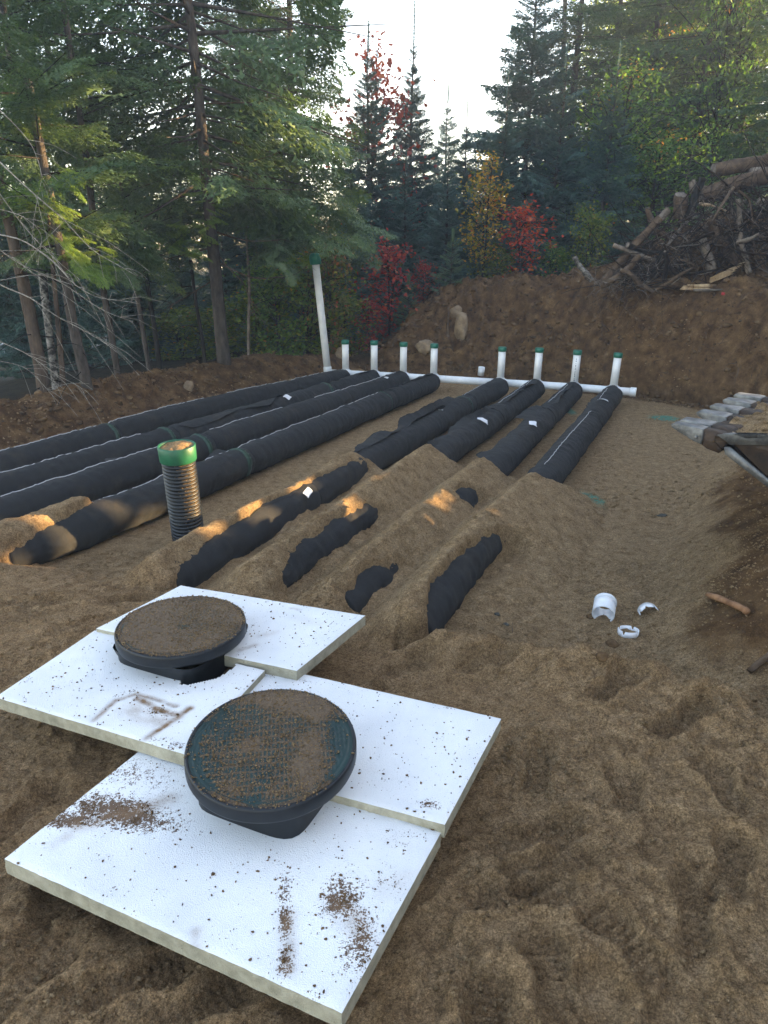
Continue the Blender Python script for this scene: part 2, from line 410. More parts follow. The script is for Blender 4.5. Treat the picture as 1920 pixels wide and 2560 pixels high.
# ================================================================== GROUND
# the buried and laid pipes: centre lines in plan (far end first)
PIPES = [
    [(-.68, 11.53), (-2.5, 8.40), (-3.42, 6.40), (-4.35, 4.4)],
    [(-.21, 11.42), (-1.83, 8.15), (-3.08, 5.65), (-4.0, 3.8)],
    [(.25, 11.29), (-1.13, 8.50), (-2.76, 5.10), (-3.5, 3.6)],
    [(.71, 11.12), (-1.32, 6.55), (-2.20, 4.65), (-2.45, 4.15)],
    [(1.71, 10.79), (1.0, 9.17), (-.26, 6.33), (-1.33, 3.82)],
    [(2.23, 10.67), (1.50, 8.97), (.42, 6.5), (-.75, 3.82)],
    [(2.73, 10.45), (2.03, 8.80), (.88, 6.1), (-.29, 3.5)],
    [(3.24, 10.22), (2.37, 8.22), (1.31, 5.82), (.53, 4.27), (.12, 3.27)],
]
PIPES = [p_ if k_ < 3 else [(float(q_[0]), float(q_[1])) for q_ in curve_pts([(x, y, 0) for x, y in p_], 10)] for k_, p_ in enumerate(PIPES)]
PR = .15
TANK = .20     # height of the made-up ground round the tank
PL_EDGE = [tuple(atz(x, y, .22)[:2]) for x, y in [(1920, 1840), (1800, 1745), (1640, 1680), (1400, 1665), (1240, 1600), (1120, 1610)]]
PL_EDGE = [(6, 1.0), (3, 1.9)] + PL_EDGE + [(-.1, 3.2), (-.55, 3.5), (-1.3, 3.75), (-2.2, 4.0), (-3.2, 4.4), (-6, 5.5)]
BANK = [(-5.5, 5.0), (-4.45, 7.2), (-3.85, 8.7), (-3.15, 10.2), (-2.2, 11.8), (-1.1, 12.9)]
BERM = [(-1.6, 14.5), (-.9, 13.5), (-.2, 13.0), (.7, 12.75), (1.7, 12.4), (2.9, 11.75), (3.7, 11.1), (4.5, 10.4), (5.4, 9.0), (5.9, 7.5), (6.5, 5.5), (7, 0), (7, -8)]
RSLOPE = [(3.0, -6), (2.0, 1.0), (1.42, 2.5), (1.30, 3.2), (1.52, 3.85), (1.98, 4.8), (2.65, 6.1), (3.9, 8.0), (6, 10)]

# boot prints: x, y, heading, length, depth  (from the photograph, on the tank fill)
PRINTS = []
for px, py, ang, L, dp in [(1345, 1900, 15, .26, .035), (1570, 1965, 10, .24, .03), (1810, 1965, -5, .28, .035), (1720, 1800, 60, .36, .05),
        (1340, 2070, 70, .34, .035), (1380, 2145, 65, .30, .03), (1310, 2215, 80, .30, .04), (1740, 2265, 20, .32, .035), (1375, 2415, 0, .24, .03),
        (1210, 2540, 15, .26, .035), (1830, 2160, 30, .26, .04), (1560, 2330, -30, .28, .025), (1650, 2080, 30, .22, .02), (1130, 2250, 50, .26, .02),
        (60, 1990, 20, .3, .03), (110, 2250, 0, .3, .03), (330, 2420, 60, .28, .025), (500, 2480, 50, .28, .03), (90, 1500, 80, .3, .03), (330, 1490, 70, .3, .03),
        (200, 1560, 60, .28, .02), (1220, 1640, 80, .25, .045), (1010, 1640, 60, .3, .03), (1540, 1720, 50, .3, .05), (60, 2430, 30, .28, .025), (1500, 2540, 10, .26, .02),
        (1700, 2480, 40, .26, .02), (1100, 2420, 30, .26, .02), (860, 1740, 80, .26, .02)]:
    p = atz(px, py, .24); PRINTS.append((p[0], p[1], radians(ang), L, dp))

def ridge_sand(x, y, z):
    """sand tipped over the pipes 5..8: crests with angle-of-repose flanks and bare windows"""
    dusty = np.zeros_like(z)
    crest = [(.345, 6.35), (.35, 6.5), (.355, 6.08), (.355, 5.75)]; wins = []
    # windows: pipe, y0, y1, from d, to d (d>0 to the right of the pipe)
    for k in range(4):
        d, arc = polydist(x, y, PIPES[4 + k][::-1]); d = -d        # + = right of pipe
        h0, yend = crest[k]
        yy = y + .06 * fbm(x * 6, y * 6, 3, 40 + k)
        wob = .03 * fbm(y * 2.2, y * 0 + k, 3, 20 + k)
        fade = 1 - sstep(yend - .12 + .25 * np.abs(d), yend + .22, yy + .35 * np.abs(d) * (d < 0))
        near = sstep(3.0, 3.7, y)
        h = h0 + .02 * fbm(x * 5, y * 5, 3, 30 + k) + .03 * fbm(y * 1.3, y * 0 + 3.3 * k, 2, 60)
        sl_r = [.84, .84, .82, .60][k]; sl_l = .82
        prof = h - np.where(d > 0, sl_r, sl_l) * np.maximum(0, np.abs(d - wob * .6) - .02)
        prof = prof + .016 * fbm(x * 14, y * 14, 4, 11)
        # windows where the fabric shows
        for kk, y0, y1, d0, soft in [(0, 3.66, 6.40, .04, .10), (1, 3.68, 5.22, .065, .09), (2, 5.15, 5.48, .06, .04), (2, 3.38, 4.06, .065, .06), (3, 3.02, 4.62, .045, .08)]:
            if kk != k: continue
            w = sstep(y0 - soft, y0 + soft, yy) * (1 - sstep(y1 - soft, y1 + soft, yy)) * sstep(d0 - .02, d0 + .03, d + .045 * fbm(x * 7, y * 7, 4, 70) - .15 * np.clip(np.abs((yy - (y0 + y1) / 2) / ((y1 - y0) / 2)), 0, 1.2) ** 3)
            fl_ = np.maximum(.0, [.12, .145, .16, .085][kk] + .09 * fbm(x * 3.4, y * 3.4, 3, 71) - .08 * d * (kk == 3)); wins.append((w, fl_, d))
            prof = prof * (1 - w) + w * np.minimum(prof, fl_)
        floor = np.where(y < 6, .02 + .10 * (1 - sstep(3.6, 5.6, y)), 0)
        z = np.where((fade > 0) & (np.abs(d) < .9), np.maximum(z, prof * fade * 1.0 + z * (1 - fade)), z)
    return z, wins
def height(x, y):
    x = np.asarray(x, float); y = np.asarray(y, float)
    z = .012 * fbm(x * .8, y * .8, 3, 1)
    soil = np.zeros_like(x); damp = np.zeros_like(x)
    # valleys between the tipped ridges fill towards the tank
    inrow = sstep(-1.9, -1.2, x - (y - 6) * .44) * (1 - sstep(1.5, 1.9, x - (y - 6) * .44))
    z = z + .07 * inrow * (1 - sstep(3.9, 5.6, y))
    z, wins = ridge_sand(x, y, z)
    # plateau round the tank
    pd, _ = polydist(x, y, PL_EDGE)
    edge = pd + .12 * fbm(x * 2.2, y * 2.2, 4, 5)
    pl = sstep(-.30, .12, edge)
    rim = np.exp(-((edge - .05) / .16) ** 2) * sstep(-.3, .6, x) * .07
    pz = TANK + .05 * fbm(x * 1.6, y * 1.6, 4, 8) + .035 * sstep(.2, 1.4, x)
    z = np.maximum(z, z * (1 - pl) + pz * pl) + rim * (.6 + .8 * fbm(x * 4, y * 4, 3, 33))
    damp = np.maximum(damp, .75 * pl * (1 - .2 * sstep(.3, 1.2, x)))
    # mound over the near end of pipe 8
    z += .06 * np.exp(-(((x - .20) / .22) ** 2 + ((y - 3.02) / .13) ** 2)) + .05 * np.exp(-(((x - .75) / .2) ** 2 + ((y - 2.85) / .14) ** 2))
    for w_, f_, d_ in wins: w2 = w_ * (1 - sstep(.17, .24, d_)); z = z * (1 - w2) + w2 * np.minimum(z, f_)
    # flatten under the foam boards so that they bear on the sand
    d = np.maximum(np.abs((x + .42) * .916 - (y - 2.3) * .40) - .75, np.abs((x + .42) * .40 + (y - 2.3) * .916) - .85)
    fl = 1 - sstep(-.05, .18, d); z = z * (1 - fl) + np.minimum(z, .17 + .02 * fbm(x * 3, y * 3, 3, 9)) * fl
    # sand thrown over the near end of the fourth pipe
    d4, _ = polydist(x, y, PIPES[3][::-1]); d4 = -d4; t4 = 1 - sstep(4.82, 5.02, y + .05 * fbm(x * 8, y * 8, 3, 72) + np.maximum(0, d4 - .0) * 6.0)
    z = np.where(t4 > 0, np.maximum(z, t4 * (.36 - .72 * np.maximum(0, np.abs(d4 + .03) - .05) + .012 * fbm(x * 12, y * 12, 3, 73))), z)
    # low sand between left pipes' near ends
    z += .10 * sstep(-.1, .5, -(y - 4.35) - (x + 2.4) * .2) * sstep(-4.5, -2.0, x) * (1 - pl) * (1 - sstep(-2.0, -1.6, x))
    # slope of spoil on the right
    rd, ra = polydist(x, y, RSLOPE); rd = -rd
    rr = np.clip(rd + .12 * fbm(x * 1.5, y * 1.5, 4, 12), 0, 3.2); rr = 1.15 * np.tanh(rr / 1.15)
    rs = .80 * rr ** 1.15 / (1 + .12 * rr)
    rs = rs * (1 - sstep(9.2, 10.4, y)) * sstep(-6, 2.6, y)
    z = np.maximum(z, z + rs) 
    soil = np.maximum(soil, sstep(.05, .70, rd + .30 * fbm(x * 2, y * 2, 3, 14)) * 1.)
    damp = np.maximum(damp, .45 * sstep(0, .6, rd))
    # left bank of dug soil
    bd, ba = polydist(x, y, BANK)
    bh = (.40 + .12 * fbm(ba * .9, ba * 0 + 2, 3, 15)) * (1 - .35 * sstep(6.5, 9.3, ba))
    bank = bh * np.exp(-(np.abs(bd + .08) / .50) ** 2.2) + .05 * np.exp(-(bd / .9) ** 2)
    lump = .06 * fbm(x * 4.5, y * 4.5, 4, 16) + .03 * np.abs(fbm(x * 12, y * 12, 3, 17))
    bm = sstep(.04, .2, bank)
    z = z + bank + lump * bm
    soil = np.maximum(soil, .72 * sstep(.03, .15, bank))
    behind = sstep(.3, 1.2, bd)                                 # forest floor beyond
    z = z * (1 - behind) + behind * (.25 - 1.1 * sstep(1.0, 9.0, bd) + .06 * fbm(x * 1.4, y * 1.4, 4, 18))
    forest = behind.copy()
    # berm at the far side and right
    ed, ea = polydist(x, y, BERM)
    e = ed + .16 * fbm(x * 1.3, y * 1.3, 4, 19)
    tot = sstep(.1, 3.9, ea)
    crest = 1.50 * tot ** .9
    steep = sstep(4.6, 6.8, ea)
    w = 1.75 * (1 - steep) + .62 * steep
    t = np.clip(e / w, 0, 1)
    prof = (t * t * (3 - 2 * t)) * (1 - steep) + steep * (t ** .55)
    bz = crest * prof
    bz += .10 * sstep(2.2, 5, ea) * np.sin(e * 5.0 + 2 * fbm(x, y, 2, 44)) * np.clip(e, 0, 1) * (1 - t) * 2
    bz += (e > 0) * (.30 * fbm(x * 2.2, y * 2.2, 4, 21) + .12 * (1 - np.abs(fbm(x * 3.7, y * 3.7, 3, 22)) * 2)) * np.minimum(1, t * 4 + 0) * tot
    bz += .07 * np.abs(fbm(x * 6, y * 6, 4, 39, .6)) * (e > 0) + .022 * fbm(x * 14, y * 14, 3, 24) * (e > 0)
    back = sstep(2.4, 4.2, e) * (1 - sstep(5.5, 8.5, ea))
    bz = bz * (1 - back) + back * .35
    # heap under the brush pile and the unseen rise below the added shade trees
    heap = 1.25 * np.exp(-(((x - 6.1) / 1.75) ** 2 + ((y - 13.0) / 1.15) ** 2) ** 1.1)
    bz = bz + heap * (e > .3)
    bz = bz + 1.5 * sstep(2.5, 10, e) * sstep(7.5, 12, ea)
    m = e > -.02
    z = np.where(m, np.maximum(z, bz), z)
    soil = np.maximum(soil, sstep(-.55, -.05, e))
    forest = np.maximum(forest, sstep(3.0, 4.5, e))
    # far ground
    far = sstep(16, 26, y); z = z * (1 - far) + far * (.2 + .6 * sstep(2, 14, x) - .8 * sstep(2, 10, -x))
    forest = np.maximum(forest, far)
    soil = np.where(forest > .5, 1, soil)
    # footprints and trodden texture
    press = np.zeros_like(x)
    for (fx, fy, a, L, dp) in PRINTS:
        cx, sy = (x - fx), (y - fy)
        mk = (np.abs(cx) < .4) & (np.abs(sy) < .4)
        u = cx * sin(a) + sy * cos(a); v = cx * cos(a) - sy * sin(a)
        wv = .050 + .016 * sstep(-L * .1, L * .4, u) - .012 * np.exp(-((u + L * .08) / (L * .14)) ** 2)
        q = (((np.abs(u) / (L / 2)) ** 3.2 + (np.abs(v) / wv) ** 3.2) ** (1 / 3.2) - 1) * 2.6 + .6 * fbm(x * 22, y * 22, 3, int(abs(fx) * 90) % 50)
        ins = 1 - sstep(-.6, .7, q); press = np.maximum(press, mk * ins)
        rimf = np.exp(-((q - 1.1) / .8) ** 2) * .4
        tread = .0055 * np.sign(np.sin(u * 230)) * ins
        z = z + mk * 1.0 * (-dp * ins * (1.0 + .5 * u / L) + dp * rimf + tread * (dp > .024))
    tr = (1 - forest)
    sandy = (1 - np.clip(soil * 1.4, 0, 1))
    fa = sstep(4.3, 5.5, y)
    n1 = fbm(x * 5.5, y * 9.0, 3, 26)
    z = z + sandy * fa * (.016 * np.clip(n1, -.2, 1) + .010 * np.maximum(0, .25 - np.abs(fbm(x * 8 + 9, y * 13, 3, 27))) * -3)
    z = z + pl * (.008 * fbm(x * 9, y * 9, 4, 28) + .007 * (1 - 2.2 * np.abs(fbm(x * 11, y * 11, 3, 35))) + .012 * (np.maximum(0, fbm(x * 5, y * 5, 3, 34))) ** .7)
    patch = .45 + .9 * sstep(-.25, .35, fbm(x * 3, y * 3, 3, 37))
    cr = .0085 * (np.abs(fbm(x * 17, y * 17, 4, 29, .65)) - .2) * 2 + .0070 * np.maximum(0, fbm(x * 44, y * 44, 3, 36, .7)) ** .7
    z = z + tr * cr * patch * (1 - .85 * press) * (.55 + .75 * pl) + soil * tr * .020 * np.abs(fbm(x * 8, y * 8, 4, 38, .65))
    # spray paint marks
    paint = np.zeros_like(x)
    for (cx, cy, rx, ry) in [(1.80, 5.95, .20, .42), (3.72, 9.42, .34, .36), (2.55, 9.9, .15, .6)]:
        paint = np.maximum(paint, .95 * np.exp(-(((x - cx) / rx) ** 2 + ((y - cy) / ry) ** 2)))
    return z, soil, np.clip(damp, 0, 1), forest, paint
def axis(segs):
    out = [segs[0][0]]
    for a, b, s0, s1 in segs:
        p = a
        while p < b:
            f = (p - a) / (b - a); p += s0 + (s1 - s0) * f; out.append(min(p, b))
    return np.unique(np.round(out, 5))
gx = axis([(-70, -14, 6, 1.2), (-14, -6, .7, .12), (-6, -2.2, .07, .028), (-2.2, -1.5, .022, .011), (-1.5, 2.4, .0095, .0095), (2.4, 4.2, .014, .03), (4.2, 7.5, .035, .05), (7.5, 14, .1, .6), (14, 70, 1, 6)])
gy = axis([(-30, -2, 4, .5), (-2, .7, .3, .05), (.7, 1.0, .03, .011), (1.0, 3.9, .0090, .0115), (3.9, 7.0, .0135, .022), (7.0, 11.5, .024, .035), (11.5, 14.5, .032, .04), (14.5, 20, .08, .3), (20, 120, .5, 12)])
GX, GY = np.meshgrid(gx, gy)
GZ, SO, DA, FO, PA = height(GX, GY)
nx, ny = len(gx), len(gy)
ii, jj = np.meshgrid(np.arange(ny - 1), np.arange(nx - 1), indexing='ij'); ii, jj = ii.ravel(), jj.ravel()
Qg = np.stack([ii * nx + jj, ii * nx + jj + 1, (ii + 1) * nx + jj + 1, (ii + 1) * nx + jj], 1)
ground = mesh_np('ground', np.stack([GX, GY, GZ], -1).reshape(-1, 3), [Qg], M['sand'], None, True,
                 {'soil': ('POINT', SO.ravel()), 'damp': ('POINT', DA.ravel()), 'forest': ('POINT', FO.ravel()), 'paint': ('POINT', PA.ravel())})
tag(ground, 'sandy excavated ground with boot prints, sand ridges and soil banks', kind='structure')
print('ground verts', nx * ny)
def gz(x, y):
    """height of the ground sheet (bilinear)"""
    x = np.atleast_1d(np.asarray(x, float)); y = np.atleast_1d(np.asarray(y, float))
    i = np.clip(np.searchsorted(gy, y) - 1, 0, ny - 2); j = np.clip(np.searchsorted(gx, x) - 1, 0, nx - 2)
    fy = (y - gy[i]) / (gy[i + 1] - gy[i]); fx = (x - gx[j]) / (gx[j + 1] - gx[j])
    return (GZ[i, j] * (1 - fx) + GZ[i, j + 1] * fx) * (1 - fy) + (GZ[i + 1, j] * (1 - fx) + GZ[i + 1, j + 1] * fx) * fy
def g1(x, y): return float(gz(x, y)[0])
def gray(px, py, t0=1.0, t1=60):
    """where the sight line through a picture point meets the ground"""
    r = ray(px, py); t = np.concatenate([np.linspace(t0, 16, 3000), np.linspace(16, t1, 500)])
    P = O + t[:, None] * r; h = gz(P[:, 0], P[:, 1]) - P[:, 2]
    k = np.argmax(h > 0); return P[k] if (h > 0).any() else P[-1]

# pale gravel yard seen through the trunks on the left
def sheet(name, pts, z, mat, label, n=14):
    pts = np.array(pts, float); mb = MB(); V = [(x, y, z(x, y) if callable(z) else z) for x, y in pts]
    c = np.mean(V, 0); V.append(c); k = len(pts)
    mb.add(V, [(i, (i + 1) % k, k) for i in range(k)]); o = mb.build(name, mat, smooth=False); tag(o, label, kind='structure'); return o
road = MB(); rp = np.array([(-30, 17.5), (-17, 19.5), (-11, 23), (-7.5, 29), (-5, 40)], float)
rc = curve_pts(np.c_[rp, np.zeros(5)], 30); rt = np.gradient(rc, axis=0); rt /= np.linalg.norm(rt, axis=1)[:, None]
rn = np.stack([-rt[:, 1], rt[:, 0], rt[:, 2] * 0], 1)
RV = np.stack([rc + rn * w for w in (-2.8, -1, 1, 2.8)], 1); RV[:, :, 2] = (gz(RV[:, :, 0].ravel(), RV[:, :, 1].ravel()).reshape(30, 4)) + .06
i, j = np.meshgrid(np.arange(29), np.arange(3), indexing='ij'); i, j = i.ravel(), j.ravel()
road.add(RV.reshape(-1, 3), None, np.stack([i * 4 + j, i * 4 + j + 1, i * 4 + j + 5, i * 4 + j + 4], 1))
tag(road.build('gravel_road', M['gravel']), 'pale gravel drive glimpsed between the trunks', kind='structure')

# clods, crumbs and stones lying on the ground: far too many to count
def scatter(name, n, xr, yr, rmin, rmax, mat, label, cat, dens=None, seed=0, base=ICO0, sink=.25, pw=2.5):
    r = np.random.default_rng(seed); x = r.uniform(*xr, n); y = r.uniform(*yr, n)
    if dens is not None:
        k = r.random(n) < dens(x, y); x, y = x[k], y[k]
    R = rmin + (rmax - rmin) * r.random(len(x)) ** pw
    mb = MB(); lumps(mb, np.stack([x, y, gz(x, y) + R * (.5 - sink)], 1), R, seed, base); o = mb.build(name, mat)
    return tag(o, label, cat, None, 'stuff')
notboard = lambda x, y: np.maximum(np.abs((x + .42) * .916 - (y - 2.3) * .40) - .70, np.abs((x + .42) * .40 + (y - 2.3) * .916) - .85) > .0
scatter('sand_crumbs', 90000, (-2.6, 3.2), (.9, 4.6), .0018, .0105, M['crumb'], 'small crumbs of damp sand over the trodden ground by the boards', 'sand', lambda x, y: notboard(x, y) * (.15 + .85 * sstep(-.05, .3, fbm(x * 2.5, y * 2.5, 3, 50))), 1, pw=2.6, base=OCT)
scatter('sand_clods', 30000, (-4, 4.5), (4.6, 11.5), .003, .020, M['crumb'], 'small clods of sand over the levelled field', 'sand', lambda x, y: sstep(0, .3, fbm(x * 1.5, y * 1.5, 3, 51)), 2, pw=4, base=OCT)
def near_bank(x, y):
    d, _ = polydist(x, y, BANK); return np.abs(d) < .65
scatter('bank_clods', 6500, (-5.5, -1), (5, 13), .006, .042, M['soilclod'], 'brown soil clods covering the bank below the left trees', 'soil', near_bank, 3, pw=3)
def on_berm(x, y):
    d, a = polydist(x, y, BERM); return (d > -.25) & (d < 3.2) & (a > 1)
scatter('berm_clods', 15000, (-1.5, 8), (8, 16.5), .008, .055, M['soilclod'], 'clods of brown soil covering the far dug bank', 'soil', on_berm, 4, pw=3.5)
def right_foot(x, y):
    d, a = polydist(x, y, RSLOPE); return (-d > .75) & (-d < 3)
scatter('slope_clods', 4000, (1.6, 5), (1.5, 6.5), .004, .03, M['soilclod'], 'reddish soil crumbs on the slope at the right', 'soil', right_foot, 5, pw=3)

# ================================================================== PIPES
def pipe_pts(k, step=.02):
    c = curve_pts([(x, y, 0) for x, y in PIPES[k]], 60)
    d = np.r_[0, np.cumsum(np.linalg.norm(np.diff(c, axis=0), axis=1))]
    s = np.arange(0, d[-1], step)
    P = np.stack([np.interp(s, d, c[:, i]) for i in range(3)], 1)
    P[:, 2] = np.maximum(gz(P[:, 0], P[:, 1]) * 0, 0) + PR + .008 * vnoise(s * .8, s * 0 + k)
    return s, P
def sleeve_surface(s, P, k, ang, extra=0.):
    """points on the fabric at arc s (index array) and angle ang from the top, + to the right"""
    T = np.gradient(P, axis=0); T[:, 2] = 0; T /= np.linalg.norm(T, axis=1)[:, None]
    R = np.stack([-T[:, 1], T[:, 0], T[:, 2]], 1)          # the pipes run towards the camera: this points right
    return R
RIPPLE = [1, 1, 1, 1, .8, 1.1, 1, 1.4]
def fab_r(s, th, k, joints):
    """radius of the loose fabric round a corrugated pipe"""
    w = .0095 * RIPPLE[k] * fbm(s[:, None] * 26 + .8 * np.sin(th)[None] * 1.5, th[None] * .9 + s[:, None] * 1.3, 3, 80 + k)
    w = w + .011 * fbm(s[:, None] * 4.0 + th[None] * .8, th[None] * 1.6, 3, 90 + k)
    w = w - .011 * np.maximum(0, fbm(s[:, None] * 9 - th[None] * 2.2, th[None] * 2.2, 2, 95 + k)) ** 1.0
    r = PR + w
    r = r - .010 * np.maximum(0, np.cos(th - pi))[None]     # flattened where it bears
    for j in joints: r = r - .012 * np.exp(-((s[:, None] - j) / .035) ** 2)
    return r
def pipe_thing(k, label, joints_px, seams, flaps, straps, tags, group):
    s, P = pipe_pts(k)
    R = sleeve_surface(s, P, k, 0)
    root = thing('drain_pipe', label, 'drain pipe', (P[0][0], P[0][1], 0), group)
    sj = []
    for px, py in joints_px:
        q = atz(px, py, .22); sj.append(s[np.argmin(np.hypot(P[:, 0] - q[0], P[:, 1] - q[1]))])
    sj = sorted(sj)
    n = 44; th = np.linspace(-pi, pi, n, endpoint=False)
    rr = fab_r(s, th, k, sj)
    V = P[:, None, :] + R[:, None, :] * (np.sin(th)[None] * rr)[..., None] + np.array([0, 0, 1.]) * (np.cos(th)[None] * rr)[..., None]
    dusty = .30 * sstep(.2, .75, fbm(s[:, None] * 1.6, th[None] * 2, 3, 33 + k)) * np.ones_like(rr)
    if k >= 4:
        cover = gz(V[:, :, 0].ravel(), V[:, :, 1].ravel()).reshape(rr.shape)
        dusty = np.maximum(dusty, .55 * sstep(-.05, .0, cover - V[:, :, 2]) )
    bounds = [0] + [int(np.searchsorted(s, j)) for j in sj] + [len(s) - 1]
    for a, b in zip(bounds[:-1], bounds[1:]):
        if b - a < 3: continue
        m = b - a + 1; i, j = np.meshgrid(np.arange(m - 1), np.arange(n), indexing='ij'); i, j = i.ravel(), j.ravel(); kk = (j + 1) % n
        Q = np.stack([i * n + j, i * n + kk, (i + 1) * n + kk, (i + 1) * n + j], 1)
        VV = V[a:b + 1].reshape(-1, 3); c0 = len(VV)
        VV = np.concatenate([VV, P[a:a + 1], P[b:b + 1]]); jj = np.arange(n); k2 = (jj + 1) % n
        Tt = np.concatenate([np.stack([np.full(n, c0), k2, jj], 1), np.stack([np.full(n, c0 + 1), (m - 1) * n + jj, (m - 1) * n + k2], 1)])
        mesh_np('fabric_sleeve', VV, [Q, Tt], M['fabric'], root, True, {'dusty': ('POINT', np.r_[dusty[a:b + 1].ravel(), 0, 0])})
    def surf(si, a, off=0.):
        i = int(np.clip(np.searchsorted(s, si), 0, len(s) - 1)); r = PR + off + float(np.interp(a, th, rr[i]) - PR)
        return P[i] + R[i] * sin(a) * r + np.array([0, 0, 1.]) * cos(a) * r
    def s_of(px, py, z=.28):
        q = atz(px, py, z); return s[np.argmin(np.hypot(P[:, 0] - q[0], P[:, 1] - q[1]))]
    for a0, a1, ang in seams:                              # white stitching
        u = np.arange(s_of(*a0), s_of(*a1), .025); mb = MB()
        tube(mb, [surf(x, ang + .06 * vnoise(x * 1.1, k), .004 + .001 * (q % 2)) for q, x in enumerate(u)], .0034, 4, False)
        mb.build('seam_thread', M['thread'], root)
    for a0, a1, ang, wid, lift in flaps:                   # loose free edge of the wrap, standing off the pipe
        u = np.arange(s_of(*a0), s_of(*a1), .03); m = 7; VV = []
        for q, x in enumerate(u):
            e = sstep(0, .12, x - u[0]) * (1 - sstep(-.12, 0, x - u[-1]))
            ww = wid * (.55 + .45 * vnoise(x * 2.3, k + 5.)) * (.3 + .7 * e) + .006 * vnoise(x * 14, 3.)
            lf = lift * (.5 + .7 * vnoise(x * 2.9, k + 9.)) * e
            for c in range(m):
                f = c / (m - 1); VV.append(surf(x, ang + np.sign(ang + 1e-3) * f * ww / PR, .002 + max(0., lf) * f ** 1.3 + .006 * f * vnoise(x * 11, f * 2.)))
        VV = np.array(VV); L = len(u)
        top = VV; bot = VV - np.array([0, 0, .0022]); i, j = np.meshgrid(np.arange(L - 1), np.arange(m - 1), indexing='ij'); i, j = i.ravel(), j.ravel()
        Q = np.stack([i * m + j, i * m + j + 1, (i + 1) * m + j + 1, (i + 1) * m + j], 1)
        o = L * m; e = np.arange(L - 1); side = np.stack([e * m + m - 1, (e + 1) * m + m - 1, (e + 1) * m + m - 1 + o, e * m + m - 1 + o], 1)
        mesh_np('loose_flap', np.concatenate([top, bot]), [np.concatenate([Q, Q[:, ::-1] + o, side])], M['fabric'], root, True, {'dusty': ('POINT', np.full(2 * L * m, .25))})
    for px, py, wid in straps:                             # green strap round the joint
        si = s_of(px, py, .25); m = 5; VV = []
        aa = np.linspace(-2.3, 2.3, 40)
        for c in range(m):
            x = si + (c / (m - 1) - .5) * wid
            VV += [surf(x, a, .004 + (.003 if 0 < c < m - 1 else 0)) for a in aa]
        VV = np.array(VV); i, j = np.meshgrid(np.arange(m - 1), np.arange(39), indexing='ij'); i, j = i.ravel(), j.ravel()
        mesh_np('green_strap' if wid > .02 else 'tie', VV, [np.stack([i * 40 + j, i * 40 + j + 1, (i + 1) * 40 + j + 1, (i + 1) * 40 + j], 1)], M['strap'] if wid > .02 else M['fabric'], root, True, None)
        if wid > .02:
            bk = MB(); 
            for q in (.55, .8, 1.05):
                V4 = [surf(si + dx * wid * .5, q + da, .010) for dx, da in ((-1, -.03), (1, -.03), (1, .03), (-1, .03))]
                V8 = V4 + [surf(si + dx * wid * .5, q + da, .002) for dx, da in ((-1, -.03), (1, -.03), (1, .03), (-1, .03))]
                bk.add(V8, None, [(0, 1, 2, 3), (0, 4, 5, 1), (1, 5, 6, 2), (2, 6, 7, 3), (3, 7, 4, 0)])
            bk.build('strap_buckle', M['strap'], root, False)
    for px, py, ang, w, l, yaw in tags:                    # white paper label
        si = s_of(px, py, .27); m = 5; VV = []
        for a in range(m):
            for b2 in range(m):
                uu, vv = (a / (m - 1) - .5) * l, (b2 / (m - 1) - .5) * w
                VV.append(surf(si + uu * cos(yaw) - vv * sin(yaw), ang + (uu * sin(yaw) + vv * cos(yaw)) / PR, .006 + .018 * ((a + b2) / 8) ** 2 + .003 * sin(a * 2.)))
        VV = np.array(VV); VB = VV - [0, 0, .0015]; i, j = np.meshgrid(np.arange(m - 1), np.arange(m - 1), indexing='ij'); i, j = i.ravel(), j.ravel()
        Q = np.stack([i * m + j, i * m + j + 1, (i + 1) * m + j + 1, (i + 1) * m + j], 1)
        mesh_np('paper_label', np.concatenate([VV, VB]), [np.concatenate([Q, Q[:, ::-1] + m * m])], M['paper'], root, True)
    return root
# (x, y) pairs below are where each joint, seam, flap, strap and label lies along its pipe
GP = 'black fabric wrapped drain pipes'
pipe_thing(0, 'black fabric drain pipe lying against the left soil bank, first of the left-hand four', [(280, 1072), (700, 958)],
           [((868, 930), (560, 985), -.35), ((480, 995), (272, 1058), -.35), ((250, 1066), (-60, 1145), -.3)], [((560, 975), (380, 1018), -.5, .05, .02)], [(282, 1070, .06)], [], GP)
pipe_thing(1, 'black fabric drain pipe, second out from the left soil bank, with a long loose flap', [(396, 1080), (800, 967)],
           [((370, 1090), (-40, 1185), -.35)], [((925, 925), (790, 962), .1, .07, .03), ((700, 978), (400, 1062), .05, .14, .05)], [(398, 1080, .06), (803, 966, .06)], [(697, 992, .5, .08, .11, .3)], GP)
pipe_thing(2, 'black fabric drain pipe passing behind the corrugated riser, third from the left bank', [(505, 1100), (830, 985)],
           [((1000, 935), (800, 998), -.25), ((700, 1020), (540, 1080), -.35), ((460, 1105), (-20, 1240), -.35)], [((1000, 930), (880, 960), .1, .06, .03), ((500, 1075), (240, 1155), -.70, .15, .08)], [(508, 1100, .075)], [(1010, 952, .35, .06, .11, .2)], GP)
pipe_thing(3, 'black fabric drain pipe bordering the wide middle gap, its near end under orange lit sand', [(625, 1141), (976, 990)],
           [((950, 985), (640, 1130), -.45), ((600, 1130), (160, 1270), -.55)], [((1080, 930), (960, 985), .05, .06, .03), ((600, 1115), (290, 1205), -.85, .15, .09)], [(628, 1141, .075), (976, 992, .035)], [], GP)
